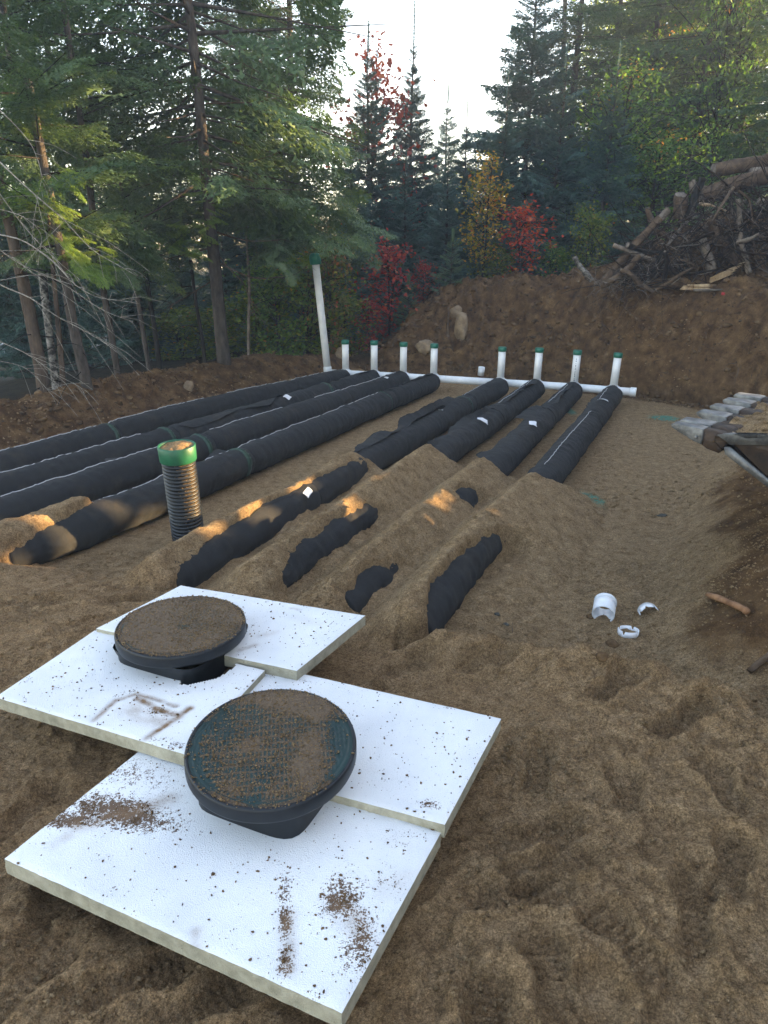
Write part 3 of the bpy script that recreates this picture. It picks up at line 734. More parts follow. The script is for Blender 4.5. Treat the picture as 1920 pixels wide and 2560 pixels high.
pipe_thing(4, 'black fabric drain pipe right of the wide gap, half buried, with a ruffled flap', [(1165, 1001), (800, 1230)],
           [((1240, 950), (1160, 992), -.35)], [((1140, 1000), (925, 1140), -.15, .15, .08), ((1120, 1020), (935, 1150), .0, .05, .03), ((760, 1210), (430, 1400), .25, .03, .01)], [(1166, 1003, .06)], [(1095, 1030, .2, .05, .07, .3), (750, 1225, .75, .05, .15, .2)], GP)
pipe_thing(5, 'black fabric drain pipe with a square white label, second right of the wide gap', [(1278, 1035), (1010, 1250)],
           [((1335, 955), (1255, 1010), -.2)], [((1340, 960), (1265, 1010), .1, .08, .05), ((1250, 1010), (1080, 1130), -.05, .14, .06)], [(1278, 1035, .015)], [(1198, 1052, .45, .12, .13, .35)], GP)
pipe_thing(6, 'black fabric drain pipe with a torn white label, second from the right end', [(1396, 1032), (1100, 1330)],
           [((1430, 965), (1390, 1010), -.2)], [((1440, 965), (1385, 1015), .15, .08, .05), ((1370, 1020), (1310, 1055), -.1, .17, .09), ((1300, 1065), (1215, 1150), -.3, .14, .06)], [(1396, 1034, .02)], [(1317, 1062, .35, .08, .16, .25)], GP)
pipe_thing(7, 'black fabric drain pipe at the right end with a wavy white seam down its top', [(1490, 1042), (1290, 1290)],
           [((1512, 972), (1490, 1000), -.2), ((1460, 1030), (1345, 1165), -.05)], [((1500, 975), (1462, 1020), -.4, .09, .03)], [(1492, 1044, .02)], [(1494, 1003, .15, .13, .13, .2)], GP)

# header pipe, its fittings and the standpipes
SP = [(-.64, 11.61), (-.18, 11.49), (.28, 11.36), (.75, 11.21), (1.74, 10.88), (2.26, 10.73), (2.77, 10.54), (3.28, 10.31)]
HZ = .205
hd = thing('header_pipe', 'long white header pipe lying across the far ends of the black pipes', 'pipe', (SP[0][0], SP[0][1], 0))
hp = [(-.95, 11.68)] + SP + [(3.50, 10.21)]
hc = [(x, y, HZ) for x, y in hp]
for a, b in ((0, 5), (5, 9)):
    mb = MB(); tube(mb, hc[a:b + 1], .056, 20); mb.build('pipe_length', M['pvc'], hd)
for i, (x, y) in enumerate(SP):
    mb = MB(); t = np.array(hc[i + 2]) - np.array(hc[i]); t /= np.linalg.norm(t); c = np.array([x, y, HZ])
    tube(mb, [c - t * .085, c - t * .08, c + t * .08, c + t * .085], [.056, .064, .064, .056], 20); tube(mb, [c, c + [0, 0, .075]], .064, 20)
    mb.build('tee_fitting', M['pvc'], hd)
mb = MB(); t = np.array([.92, -.39, 0]); c = np.array([3.50, 10.21, HZ])
V, T, Q = tube_arrays([c - t * .01, c, c + t * .075], [.056, .066, .066], 24, False); mb.add(V, None, Q)
V, T, Q = tube_arrays([c + t * .075, c + t * .074, c - t * .0], [.066, .054, .054], 24, True); mb.add(V, T, Q); mb.build('end_collar', M['pvc'], hd)
for i, (x, y) in enumerate(SP):
    ords = ['first', 'second', 'third', 'fourth', 'fifth', 'sixth', 'seventh', 'eighth']
    where = ['white standpipe with green cap, closest to the tall leaning vent pipe', 'white standpipe with green cap, second after the tall vent pipe',
             'white standpipe with green cap, third after the tall vent pipe', 'white standpipe with green cap at the near-gap side of the left four pipes',
             'white standpipe with green cap just beyond the wide gap, by the short pipe stub', 'white standpipe with green cap behind the pipe carrying the square label',
             'white standpipe with printed blue line of lettering below its green cap', 'white standpipe with green cap nearest the open header end'][i]
    r = thing('standpipe', where, 'pipe', (x, y, HZ), 'capped white standpipes on the header')
    lean = np.array([[-.01, .0], [-.005, 0], [-.005, 0], [-.008, 0], [.0, 0], [.004, 0], [.012, 0], [.03, 0]][i] + [1.0]); top = .46 + [.0, .005, .0, .0, .0, .01, .005, .0][i]
    p0 = np.array([x, y, HZ + .06]); p1 = p0 + lean * top
    mb = MB(); tube(mb, [p0, p1], .0545, 24); mb.build('pipe', M['pvc'], r)
    mb = MB(); ax = (p1 - p0) / top; q = p1 - ax * .055
    tube(mb, [q, q + ax * .003, q + ax * .055, q + ax * .058, q + ax * .066, q + ax * .068], [.055, .063, .0635, .061, .061, .055], 24)
    for a in np.arange(18) * 2 * pi / 18: pass
    mb.build('cap', M['dkgreen'], r)
    if i == 6:      # printed line of small lettering down the pipe
        mb = MB(); pr = random.Random(5); z = .03
        while z < .36:
            h = pr.uniform(.006, .016); w = pr.uniform(.004, .007)
            c = p0 + ax * (top - .08 - z); a0 = -pi / 2 - .35
            V = [c + np.array([cos(a0 + s1 * w / .055), sin(a0 + s1 * w / .055), 0]) * .0553 + ax * s2 * h / 2 for s1, s2 in ((-1, -1), (1, -1), (1, 1), (-1, 1))]
            mb.add(V, None, [(0, 1, 2, 3)]); z += h + pr.uniform(.004, .02)
        mb.build('printed_line', simple('print_ink', (.03, .05, .09), (.05, .07, .12), 5), r, False)['kind'] = 'stuff'
vent = thing('vent_pipe', 'tall leaning white vent pipe with a rounded green cap', 'pipe', (-.93, 11.66, .15))
vb, vt = np.array([-.93, 11.66, .20]), atY(789, 658, 11.62)
mb = MB(); tube(mb, [vb, vb + (vt - vb) * .5, vt], [.058, .057, .056], 24); mb.build('pipe', M['pvc'], vent)
mb = MB(); d = (vt - vb) / np.linalg.norm(vt - vb); tube(mb, [vb, vb + d * .01, vb + d * .10, vb + d * .11], [.058, .066, .066, .058], 24); mb.build('coupling', M['pvc'], vent)
mb = MB(); q = vt - d * .02
tube(mb, [q, q + d * .003, q + d * .10, q + d * .14, q + d * .165, q + d * .172], [.070, .082, .086, .080, .058, .02], 24)
for a in np.arange(10) * 2 * pi / 10:
    e = np.array([cos(a), sin(a), 0]) * .082; tube(mb, [q + e + d * .005, q + e * 1.02 + d * .10, q + e * .85 + d * .145], [.008, .008, .005], 5)
mb.build('vent_cap', M['ventgreen'], vent)

def open_ring(mb, c, axis, r, wall, L, n=40, a0=0, a1=2 * pi, notch=None, seed=0):
    a, b = frame_of(np.array(axis, float)); ax = np.array(axis, float); ax /= np.linalg.norm(ax); c = np.array(c, float)
    th = np.linspace(a0, a1, n); full = abs(a1 - a0 - 2 * pi) < 1e-6; rr = np.random.default_rng(seed)
    V = []
    for t in th:
        e = np.cos(t) * a + np.sin(t) * b; cut = (notch(t) if notch else 0)
        for R, z in ((r, 0), (r, L - cut), (r - wall, L - cut), (r - wall, 0)): V.append(c + e * R + ax * (z - L / 2))
    Q = []
    for i in range(n - 1):
        for j in range(4): k = (j + 1) % 4; Q.append((i * 4 + j, (i + 1) * 4 + j, (i + 1) * 4 + k, i * 4 + k))
    if not full: Q += [(0, 1, 2, 3), ((n - 1) * 4 + 3, (n - 1) * 4 + 2, (n - 1) * 4 + 1, (n - 1) * 4)]
    mb.add(V, None, Q)
def on_g(px, py, dz): p = gray(px, py); return p + [0, 0, dz]
p = on_g(1508, 1542, .058)
mb = MB(); open_ring(mb, p, (-.16, -.42, -.12), .064, .004, .12); open_ring(mb, p + np.array([.016, .042, .012]) * 1.1, (-.16, -.42, -.12), .066, .003, .02)
tag(mb.build('pipe_offcut', M['pvc'], smooth=False), 'short white pipe offcut lying on its side on the sand', 'pipe offcut')
p = on_g(1570, 1585, .012)
mb = MB(); open_ring(mb, p, (0, .12, 1), .058, .005, .036, 60, notch=lambda t: .018 * (abs((t % 1.57) - .8) < .12))
tag(mb.build('pipe_ring', M['pvc'], smooth=False), 'thin white ring cut from a pipe, lying flat on the sand', 'pipe ring')
p = on_g(1622, 1532, -.006)
mb = MB(); open_ring(mb, p, (-.1, -1, .12), .058, .004, .07, 30, .0, pi * 1.0, notch=lambda t: .03 * max(0, sin(t * 7)) ** 4)
tag(mb.build('half_pipe', M['pvc'], smooth=False), 'broken half pipe shell, mouth towards the camera, partly under sand', 'pipe piece')
p = atY(1203, 928, 12.2); 
mb = MB(); gzv = g1(p[0], p[1]); open_ring(mb, p, (.06, -.1, 1), .055, .005, .14)
tag(mb.build('pipe_stub', M['pvc'], smooth=False), 'short white pipe stub standing at the foot of the far bank', 'pipe stub')

# ================================================================== TANK: foam boards, risers, corrugated riser
E1 = np.array([.9165, -.400, 0]); E2 = np.array([.400, .9165, 0])
def seg_mask(x, y, ax, ay, bx, by, w):
    d, _ = polydist(x, y, [(ax, ay), (bx, by)]); return np.exp(-(d / w) ** 2)
def board(name, label, outline, z, tilt=(0, 0), thick=.055, dirt=None, cat='foam board', res=.012, hole=None, smear=None, seed=0):
    """outline: convex plan quad (x, y); top at height z; hole: polygon cut out; fine grid so that stains and dents have shape"""
    q = np.array(outline, float); c = q.mean(0)
    L1 = np.linalg.norm(q[1] - q[0]); L2 = np.linalg.norm(q[3] - q[0]); n1, n2 = int(L1 / res), int(L2 / res)
    u, v = np.meshgrid(np.linspace(0, 1, n1 + 1), np.linspace(0, 1, n2 + 1), indexing='ij')
    XY = ((1 - u) * (1 - v))[..., None] * q[0] + (u * (1 - v))[..., None] * q[1] + (u * v)[..., None] * q[2] + ((1 - u) * v)[..., None] * q[3]
    # chipped edges
    edge = np.minimum(np.minimum(u, 1 - u) * L1, np.minimum(v, 1 - v) * L2)
    nd = .0012 * fbm(XY[..., 0] * 30, XY[..., 1] * 30, 3, 140 + seed) * (edge < .002)
    XY = XY + nd[..., None]
    X, Y = XY[..., 0], XY[..., 1]
    Z = z + tilt[0] * (X - c[0]) + tilt[1] * (Y - c[1]) + .0016 * fbm(X * 4, Y * 4, 3, 150 + seed) - .004 * np.exp(-(edge / .006) ** 2)
    Z = Z - .005 * np.maximum(0, fbm(X * 21, Y * 21, 2, 160 + seed) - .55) 
    dm = dirt(X, Y) if dirt else X * 0
    sm = smear(X, Y) if smear else X * 0
    Z = Z - .004 * sm
    keep = np.ones((n1, n2), bool)
    if hole is not None:
        hx = .25 * (X[:-1, :-1] + X[1:, :-1] + X[:-1, 1:] + X[1:, 1:]); hy = .25 * (Y[:-1, :-1] + Y[1:, :-1] + Y[:-1, 1:] + Y[1:, 1:])
        hx = hx + .007 * fbm(hx * 40, hy * 40, 3, 7); hy = hy + .007 * fbm(hx * 40 + 5, hy * 40, 3, 8)
        ins = np.zeros_like(hx, bool); H = hole
        for a in range(len(H)):
            x1, y1 = H[a]; x2, y2 = H[a - 1]
            cond = ((y1 > hy) != (y2 > hy)) & (hx < (x2 - x1) * (hy - y1) / (y2 - y1 + 1e-12) + x1); ins ^= cond
        keep = ~ins
    top = np.stack([X, Y, Z], -1).reshape(-1, 3); n = len(top); bot = top.copy(); bot[:, 2] = z + tilt[0] * (top[:, 0] - c[0]) + tilt[1] * (top[:, 1] - c[1]) - thick
    idx = np.arange(n).reshape(n1 + 1, n2 + 1)
    i, j = np.nonzero(keep)
    Qt = np.stack([idx[i, j], idx[i + 1, j], idx[i + 1, j + 1], idx[i, j + 1]], 1)
    K = np.zeros((n1 + 2, n2 + 2), bool); K[1:-1, 1:-1] = keep
    S = []
    for (di, dj, a, b) in ((-1, 0, (0, 1), (0, 0)), (1, 0, (1, 0), (1, 1)), (0, -1, (0, 0), (1, 0)), (0, 1, (1, 1), (0, 1))):
        m = keep & ~K[1 + di:n1 + 1 + di, 1 + dj:n2 + 1 + dj]; i2, j2 = np.nonzero(m)
        S.append((idx[i2 + a[0], j2 + a[1]], idx[i2 + b[0], j2 + b[1]]))
    a = np.concatenate([s_[0] for s_ in S]); b = np.concatenate([s_[1] for s_ in S])
    # separate vertices for the cut faces, three rows high with a rough middle
    base = 2 * n; m = len(a); rows = 5
    SV = []
    for r_ in range(rows):
        f = r_ / (rows - 1)
        for arr in (a, b):
            pt = top[arr] * (1 - f) + bot[arr] * f
            jx = .0022 * vnoise(pt[:, 0] * 70 + f * 9, pt[:, 1] * 70) * (0 < r_ < rows - 1); SV.append(pt + np.stack([jx, jx, 0 * jx], 1))
    SV = np.concatenate(SV)
    SQ = []
    for r_ in range(rows - 1):
        o0 = base + r_ * 2 * m; o1 = o0 + 2 * m; e = np.arange(m)
        SQ.append(np.stack([o0 + e, o1 + e, o1 + m + e, o0 + m + e], 1))
    V = np.concatenate([top, bot, SV])
    A = np.concatenate([dm.ravel(), np.zeros(n), np.full(len(SV), .25)]); B = np.concatenate([sm.ravel(), np.zeros(n + len(SV))]); E = np.concatenate([np.zeros(2 * n), np.ones(len(SV))])
    o = mesh_np(name, V, [Qt, (Qt + n)[:, ::-1], np.concatenate(SQ)], M['foam'], None, False, {'dirt': ('POINT', A), 'smear': ('POINT', B), 'edge': ('POINT', E)}, origin=(c[0], c[1], z - thick))
    tag(o, label, cat, 'white foam boards round the tank lids')
    # loose sand grains lying on the board
    r = np.random.default_rng(200 + seed); N0 = 20000
    uu, vv = r.random(N0), r.random(N0); pos = ((1 - uu) * (1 - vv))[:, None] * q[0] + (uu * (1 - vv))[:, None] * q[1] + (uu * vv)[:, None] * q[2] + ((1 - uu) * vv)[:, None] * q[3]
    pd = dirt(pos[:, 0], pos[:, 1]) if dirt else np.zeros(N0)
    pd = pd * (.25 + .75 * sstep(-.1, .35, fbm(pos[:, 0] * 28, pos[:, 1] * 28, 3, 61)))
    kp = r.random(N0) < np.clip(pd, 0, 1) ** 1.6 * .9 + .012
    if hole is not None:
        P2 = pos; ins = np.zeros(N0, bool)
        for a_ in range(len(hole)):
            x1, y1 = hole[a_]; x2, y2 = hole[a_ - 1]
            ins ^= ((y1 > P2[:, 1]) != (y2 > P2[:, 1])) & (P2[:, 0] < (x2 - x1) * (P2[:, 1] - y1) / (y2 - y1 + 1e-12) + x1)
        kp &= ~ins
    pos = pos[kp]; R = .0008 + .0034 * r.random(len(pos)) ** 3.5
    if len(pos):
        mb = MB(); lumps(mb, np.c_[pos, z + tilt[0] * (pos[:, 0] - c[0]) + tilt[1] * (pos[:, 1] - c[1]) + R * .25], R, 5 + seed)
        so = mb.build('sand_grains', M['clod'], o); so['kind'] = 'stuff'
    return o
def pxy(x, y, z): return atz(x, y, z)[:2]
ZA, ZB, ZC, ZD = .30, .335, .365, .385
def quad(z, *p): return [pxy(x, y, z) for x, y in p]
def blobs(lst, z):
    L = [(*pxy(x, y, z), sx, sy, a, s) for x, y, sx, sy, a, s in lst]
    def f(X, Y):
        d = np.zeros(np.shape(X)) + .17
        for cx, cy, sx, sy, a, s in L:
            u = (X - cx) * cos(a) + (Y - cy) * sin(a); v = -(X - cx) * sin(a) + (Y - cy) * cos(a)
            d = np.maximum(d, s * np.exp(-((u / sx) ** 2 + (v / sy) ** 2)))
        return d
    return f
dA = blobs([(300, 2030, .26, .085, -.30, 1.1), (170, 2050, .11, .05, .1, 1.1), (330, 1935, .28, .13, -.4, .62), (240, 2400 - 340, .05, .03, 0, .8), (712, 2230, .03, .10, .1, .8), (716, 2300, .03, .10, .1, .95), (716, 2400, .03, .07, .1, 1.),
            (770, 2160, .3, .2, 0, .28), (850, 2250, .08, .10, -.3, 1.0), (900, 2350, .06, .14, -.1, .9), (960, 2200, .10, .10, 0, .5), (1000, 2100, .12, .09, 0, .45), (790, 2490, .04, .03, 0, .6), (280, 2228, .02, .02, 0, .6), (840, 1990, .08, .03, -.4, .8)], ZA)
dB = blobs([(1075, 2010, .05, .03, -.3, .9), (1000, 1960, .15, .08, -.4, .35), (640, 1735, .10, .04, -.3, .55), (700, 1690, .10, .03, 0, .45), (760, 1700, .12, .02, -.3, .5), (1120, 1770, .03, .02, 0, .7), (1000, 1850, .2, .06, 0, .25)], ZB)
dC = blobs([(60, 1700, .06, .05, 0, .5), (140, 1720, .03, .03, 0, .5), (175, 1705, .03, .03, 0, .45), (330, 1730, .12, .03, .5, .5), (400, 1780, .08, .04, -.4, .75), (445, 1865, .05, .03, 0, .8), (290, 1665, .12, .02, .3, .4), (400, 1850, .08, .03, 0, .6)], ZC)
dD = blobs([(475, 1468, .02, .01, 0, .8), (660, 1600, .05, .02, .2, .35), (610, 1633, .03, .02, .2, .5), (735, 1520, .04, .015, 0, .35)], ZD)
def lines_smear(lst, z):
    L = [([tuple(pxy(x, y, z)) for x, y in pts], w, s) for pts, w, s in lst]
    def f(X, Y):
        d = np.zeros(np.shape(X))
        for pts, w, s in L:
            dd, _ = polydist(X, Y, pts); d = np.maximum(d, s * np.exp(-(dd / w) ** 2) * (.6 + .5 * fbm(X * 25, Y * 25, 3, 3)))
        return np.clip(d, 0, 1)
    return f
sC = lines_smear([([(235, 1800), (290, 1750), (340, 1735), (380, 1745), (440, 1765)], .012, 1.), ([(475, 1770), (420, 1810), (365, 1845)], .014, 1.3), ([(345, 1745), (400, 1775), (450, 1790)], .016, 1.1), ([(330, 1775), (400, 1800)], .05, .5)], ZC)
sB = lines_smear([([(560, 1740), (590, 1728)], .008, .6), ([(625, 1735), (615, 1745)], .006, .5)], ZB)
sA = lines_smear([([(490, 2330), (485, 2370)], .016, .6), ([(200, 2060), (330, 2030), (420, 2000)], .035, .55), ([(720, 2290), (722, 2420)], .022, .5), ([(850, 2260), (905, 2330)], .035, .45), ([(140, 2110), (170, 2090)], .02, .4), ([(960, 2230), (1010, 2190)], .03, .25)], ZA)
sD = lines_smear([([(480, 1466), (500, 1468)], .010, .5), ([(730, 1520), (750, 1524)], .012, .5), ([(600, 1625), (640, 1612)], .012, .5), ([(650, 1590), (690, 1580)], .018, .35), ([(740, 1545), (800, 1560)], .03, .12)], ZD)
HOLE = [tuple(pxy(x, y, ZC)) for x, y in [(330, 1600), (300, 1640), (308, 1652), (447, 1676), (449, 1713), (498, 1706), (544, 1695), (588, 1668), (600, 1625), (560, 1560), (430, 1540)]]
HOLEB = [tuple(pxy(x, y, ZB)) for x, y in [(430, 1660), (449, 1713), (498, 1706), (544, 1695), (598, 1655), (560, 1600)]]
c0 = np.array(pxy(465, 1885, ZC)); cb = np.array(pxy(240, 1572, ZC))
cfl = np.array(pxy(-12, 1741, ZC)); bl_ = cb; br_ = c0 + (bl_ - cfl) * 1.0
board('foam_board', 'white foam board with a muddy boot mark and a broken hole round the rear riser', [cfl, c0, br_, bl_], ZC, (0, 0), .055, dC, hole=HOLE, smear=sC, seed=1, res=.008)
bA = quad(ZA, (10, 2145), (855, 2530), (1103, 2078)); bA.append(bA[0] + (bA[2] - bA[1]))
board('foam_board', 'near white foam board strewn with patches of brown sand, under the front lid', bA, ZA, (0, 0), .06, dA, smear=sA, seed=2)
bB = quad(ZB, (1253, 1795), (1112, 2060)); bk = np.array(pxy(790, 1690, ZB)); dB_ = (bk - bB[0]) / np.linalg.norm(bk - bB[0])
board('foam_board', 'clean white foam board to the right of the front lid', [c0 + np.array([-.03, .03]) + (bB[1] - bB[0]) * 0 + np.array([.05, .0]), bB[1], bB[0], bB[0] + dB_ * 1.07], ZB, (0, 0), .055, dB, hole=HOLEB, smear=sB, seed=3)
bD = quad(ZD, (452, 1462), (913, 1537), (742, 1675), (240, 1570)); 
board('foam_board', 'white foam board farthest back, beyond the sand covered rear lid', bD, ZD, (0, 0), .055, dD, smear=sD, seed=4)

def riser(name, label, cx, cy, zt, R, lid_cov, base_z, side, hs, seed=0, tilt=0.):
    root = thing(name, label, 'tank riser', (cx, cy, base_z))
    # square flared pedestal with rounded corners, aligned with the boards
    mb = MB(); levels = [(base_z - .25, side * .96), (base_z, side * .97), (zt - .10, side), (zt - .085, side * 1.03), (zt - .06, side * 1.06)]
    n = 64; th = np.arange(n) * 2 * pi / n; V = []
    for z, sd in levels:
        ex = 6.0; r = 1 / (np.abs(np.cos(th)) ** ex + np.abs(np.sin(th)) ** ex) ** (1 / ex) * sd / 2
        V.append(np.array([cx, cy, z]) + (np.cos(th) * r)[:, None] * E1 + (np.sin(th) * r)[:, None] * E2)
    V = np.concatenate(V); m = len(levels); i, j = np.meshgrid(np.arange(m - 1), np.arange(n), indexing='ij'); i, j = i.ravel(), j.ravel(); k = (j + 1) % n
    mb.add(V, None, np.stack([i * n + j, i * n + k, (i + 1) * n + k, (i + 1) * n + j], 1)); mb.build('pedestal', M['black'], root)
    mb = MB(); lathe(mb, [(side * .40, zt - .075), (R * .90, zt - .066), (R * .985, zt - .055), (R, zt - .045), (R, zt - .012), (R * .992, zt - .004), (R * .975, zt - .001), (R * .955, zt - .003), (R * .95, zt - .02)], 96, (cx, cy, 0))
    for v_ in mb.V: v_[:, 2] += (v_[:, 1] - cy) * tilt
    mb.build('rim', M['black'], root)
    # lid: fine disc with raised bars in a grid and a flat square patch, sand lying over it
    m, n = 64, 220; rr = R * .952 * np.linspace(0, 1, m); th = np.arange(n) * 2 * pi / n
    X = rr[:, None] * np.cos(th); Y = rr[:, None] * np.sin(th); wx, wy = cx + X, cy + Y
    a = np.arctan2(E1[1], E1[0]) + .55; u = X * cos(a) + Y * sin(a); v = -X * sin(a) + Y * cos(a)
    hgt = .0035 * (np.abs(((u / .0135) % 1) - .5) < .30) * (np.abs(((v / .030) % 1) - .5) < .36)
    sq = (np.abs(u + .07) < .028) & (np.abs(v + .0) < .028); hgt = np.where(sq, .0005, hgt)
    rad = np.hypot(X, Y) / R; hgt = np.where(rad > .87, 0, hgt); hgt = hgt + .003 * (np.abs(rad - .89) < .012) - .002 * (np.abs(rad - .925) < .01)
    cov = lid_cov(X, Y, fbm(wx * 9, wy * 9, 4, 170 + seed), fbm(wx * 3, wy * 3, 3, 180 + seed), rad)
    cov = np.where(rad > .965 / .952 * .95, cov - .1, cov)
    # sand settles in the hollows first
    cov = cov + np.where(hgt > .0015, -.30, .24)
    Z = zt - .006 + hgt + .006 * np.clip(cov - .3, 0, 1) * (1 + .5 * fbm(wx * 60, wy * 60, 3, 5)) + Y * tilt
    V = np.stack([wx, wy, Z], -1).reshape(-1, 3)
    i, j = np.meshgrid(np.arange(m - 1), np.arange(n), indexing='ij'); i, j = i.ravel(), j.ravel(); k = (j + 1) % n
    o = mesh_np('lid', V, [np.stack([i * n + j, i * n + k, (i + 1) * n + k, (i + 1) * n + j], 1)[:, ::-1]], M['lid'], root, True, {'cover': ('POINT', cov.ravel())})
    # loose crumbs on the lid and rim
    r = np.random.default_rng(300 + seed); N0 = 6500; rad = R * np.sqrt(r.random(N0)) * .99; t = r.random(N0) * 2 * pi; X, Y = rad * np.cos(t), rad * np.sin(t)
    cv = lid_cov(X, Y, fbm((cx + X) * 9, (cy + Y) * 9, 4, 170 + seed), fbm((cx + X) * 3, (cy + Y) * 3, 3, 180 + seed), rad / R)
    k = r.random(N0) < np.clip(cv, .02, 1); X, Y = X[k], Y[k]; Rr = .0012 + .003 * r.random(k.sum()) ** 3
    mb = MB(); lumps(mb, np.stack([cx + X, cy + Y, zt - .001 + Rr * .2 + Y * tilt], 1), Rr, 9 + seed); so = mb.build('lid_crumbs', M['crumb'], root); so['kind'] = 'stuff'
    return root
cov1 = lambda X, Y, a, b, r: .56 + .55 * a + .35 * b + .45 * sstep(.10, .22, Y + .3 * X) + .30 * sstep(-.12, -.24, Y) + .25 * np.exp(-((X - .13) / .06) ** 2) - .5 * sstep(.17, .24, X + .15 * Y) * (np.abs(Y) < .2) - .4 * (sstep(.8, .86, r) * (Y < .1))
cov2 = lambda X, Y, a, b, r: 1.0 + .4 * a - .55 * np.exp(-((X - .02) / .035) ** 2 - ((Y + .03) / .014) ** 2) - .45 * sstep(.84, .9, r) * (Y < 0)
riser('tank_riser', 'front tank riser with green ribbed round lid half covered in sand', -.365, 1.975, .478, .282, cov1, .20, .40, 0, 1, .085)
riser('tank_riser', 'rear tank riser with round lid wholly coated in brown sand', -.875, 2.76, .488, .276, cov2, .15, .43, 0, 2)
# sand in the hole by the rear riser
pit = MB(); c = np.array([-.66, 2.70, .22]); lumps(pit, c[None], np.array([.12]), 3, ICO2, .8, .05); o = pit.build('sand_heap', M['clod']); tag(o, 'small heap of sand inside the hole beside the rear riser', 'sand heap')

# corrugated riser with green collar filled with sand
cb_ = np.array([-1.40, 4.78, .0]); ct = atY(441, 1112, 4.72); ax = (ct - cb_); L = np.linalg.norm(ax); ax /= L
rz = thing('corrugated_riser', 'upright corrugated black pipe with a green collar topped with sand', 'riser pipe', cb_)
prof = []; z = 0
while z < L - .10:
    prof += [(.103, z), (.104, z + .004), (.1135, z + .008), (.1145, z + .014), (.1135, z + .020), (.104, z + .0235)]; z += .0265
rot = Vector(ax).to_track_quat('Z', 'Y').to_matrix()
mb = MB(); lathe(mb, prof, 72, cb_, rot); mb.build('corrugated_pipe', M['black'], rz)
mb = MB(); lathe(mb, [(.100, L - .11), (.121, L - .11), (.124, L - .105), (.127, L - .004), (.124, L), (.116, L), (.113, L - .01), (.112, L - .03)], 72, cb_, rot); mb.build('collar', M['collar'], rz)
m, n = 20, 60; rr = np.linspace(0, .114, m); th = np.arange(n) * 2 * pi / n; X = rr[:, None] * np.cos(th); Y = rr[:, None] * np.sin(th)
Z = L - .012 + .016 * fbm(X * 22, Y * 22, 4, 77) + .012 * (1 - (rr / .114) ** 2)[:, None]; V = np.stack([X, Y, Z], -1).reshape(-1, 3) @ np.array(rot).T + cb_
i, j = np.meshgrid(np.arange(m - 1), np.arange(n), indexing='ij'); i, j = i.ravel(), j.ravel(); k = (j + 1) % n
mesh_np('sand_fill', V, [np.stack([i * n + j, i * n + k, (i + 1) * n + k, (i + 1) * n + j], 1)], M['crumb'], rz)
# sand caught in the grooves of the corrugated pipe
r = np.random.default_rng(5); mb = MB(); K = 1300; hz = r.random(K) ** .8 * (L - .15) + .05; tt = -.35 + r.normal(size=K) * .38
zz = np.round(hz / .0265) * .0265 + r.normal(size=K) * .002
loc = np.stack([.1055 * np.cos(tt), .1055 * np.sin(tt), zz], 1) @ np.array(rot).T + cb_; lumps(mb, loc, .0015 + .003 * r.random(K) ** 2, 7)
so = mb.build('caught_sand', M['crumb'], rz); so['kind'] = 'stuff'

# ================================================================== EXCAVATOR BUCKET
BY0 = 4.25; tip = atY(1673, 1064, BY0); tz = tip[2]
bk = thing('excavator_bucket', 'worn steel excavator bucket heaped with sand, reaching in from the right', 'excavator bucket', (tip[0] + .6, BY0 + .6, tz))
tips = [tip] + [atz(px, py, tz + .02) for px, py in [(1697, 1048), (1728, 1026), (1763, 1011), (1797, 996), (1830, 984)]]
wdir = np.array(tips[-1]) - tip; wdir[2] = 0; BW = np.linalg.norm(wdir); wdir /= BW; fdir = np.array([wdir[1], -wdir[0], 0]);   # fdir points right, into the bucket
if fdir[0] < 0: fdir = -fdir
up = np.array([0, 0, 1.])
def bpt(f, w, z): return tip + fdir * f + wdir * w + up * z
def prism(mb, prof, w0, w1):
    """side outline (f, z) extruded across the bucket"""
    n = len(prof); V = [bpt(f, w0, z) for f, z in prof] + [bpt(f, w1, z) for f, z in prof]; c0, c1 = bpt(*[np.mean([p[0] for p in prof]), w0, np.mean([p[1] for p in prof])]), bpt(*[np.mean([p[0] for p in prof]), w1, np.mean([p[1] for p in prof])])
    V += [c0, c1]; Q = [(i, (i + 1) % n, n + (i + 1) % n, n + i) for i in range(n)]; T = [(i, 2 * n, (i + 1) % n) for i in range(n)] + [(n + i, n + (i + 1) % n, 2 * n + 1) for i in range(n)]
    mb.add(V, T, Q)
tooth_prof = [(0, .004), (.02, .018), (.16, .012), (.20, .008), (.20, -.085), (.15, -.07), (.045, -.028), (.006, -.012)]
nt_ = 6
for i in range(nt_):
    w = np.dot(np.array(tips[i]) - tip, wdir) * 1.0; tw = .105 if i == 0 else .155; mb = MB()
    V = []; 
    for s_, k in ((0, 0), (1, 1)):
        for f, z in tooth_prof:
            nar = .55 + .45 * min(1, f / .12); V.append(bpt(f, w + tw / 2 + (s_ - .5) * tw * nar, z))
    n = len(tooth_prof); V += [np.mean(V[:n], 0), np.mean(V[n:], 0)]
    mb.add(V, [(a, 2 * n, (a + 1) % n) for a in range(n)] + [(n + a, n + (a + 1) % n, 2 * n + 1) for a in range(n)], [(a, (a + 1) % n, n + (a + 1) % n, n + a) for a in range(n)])
    t = mb.build('tooth', M['steel'], bk, False)
    bv = t.modifiers.new('bevel', 'BEVEL'); bv.width = .006; bv.segments = 2
    mb = MB(); prism(mb, [(.17, .0), (.21, .006), (.30, -.004), (.34, -.03), (.30, -.12), (.23, -.105), (.19, -.08)], w + .012, w + tw - .012); a = mb.build('tooth_adapter', M['rust'], bk, False)
    mb = MB(); c = bpt(.165, w - .002, -.045); tube(mb, [c, c - wdir * .006], [.011, .009], 12); mb.build('tooth_pin', M['steel'], t)
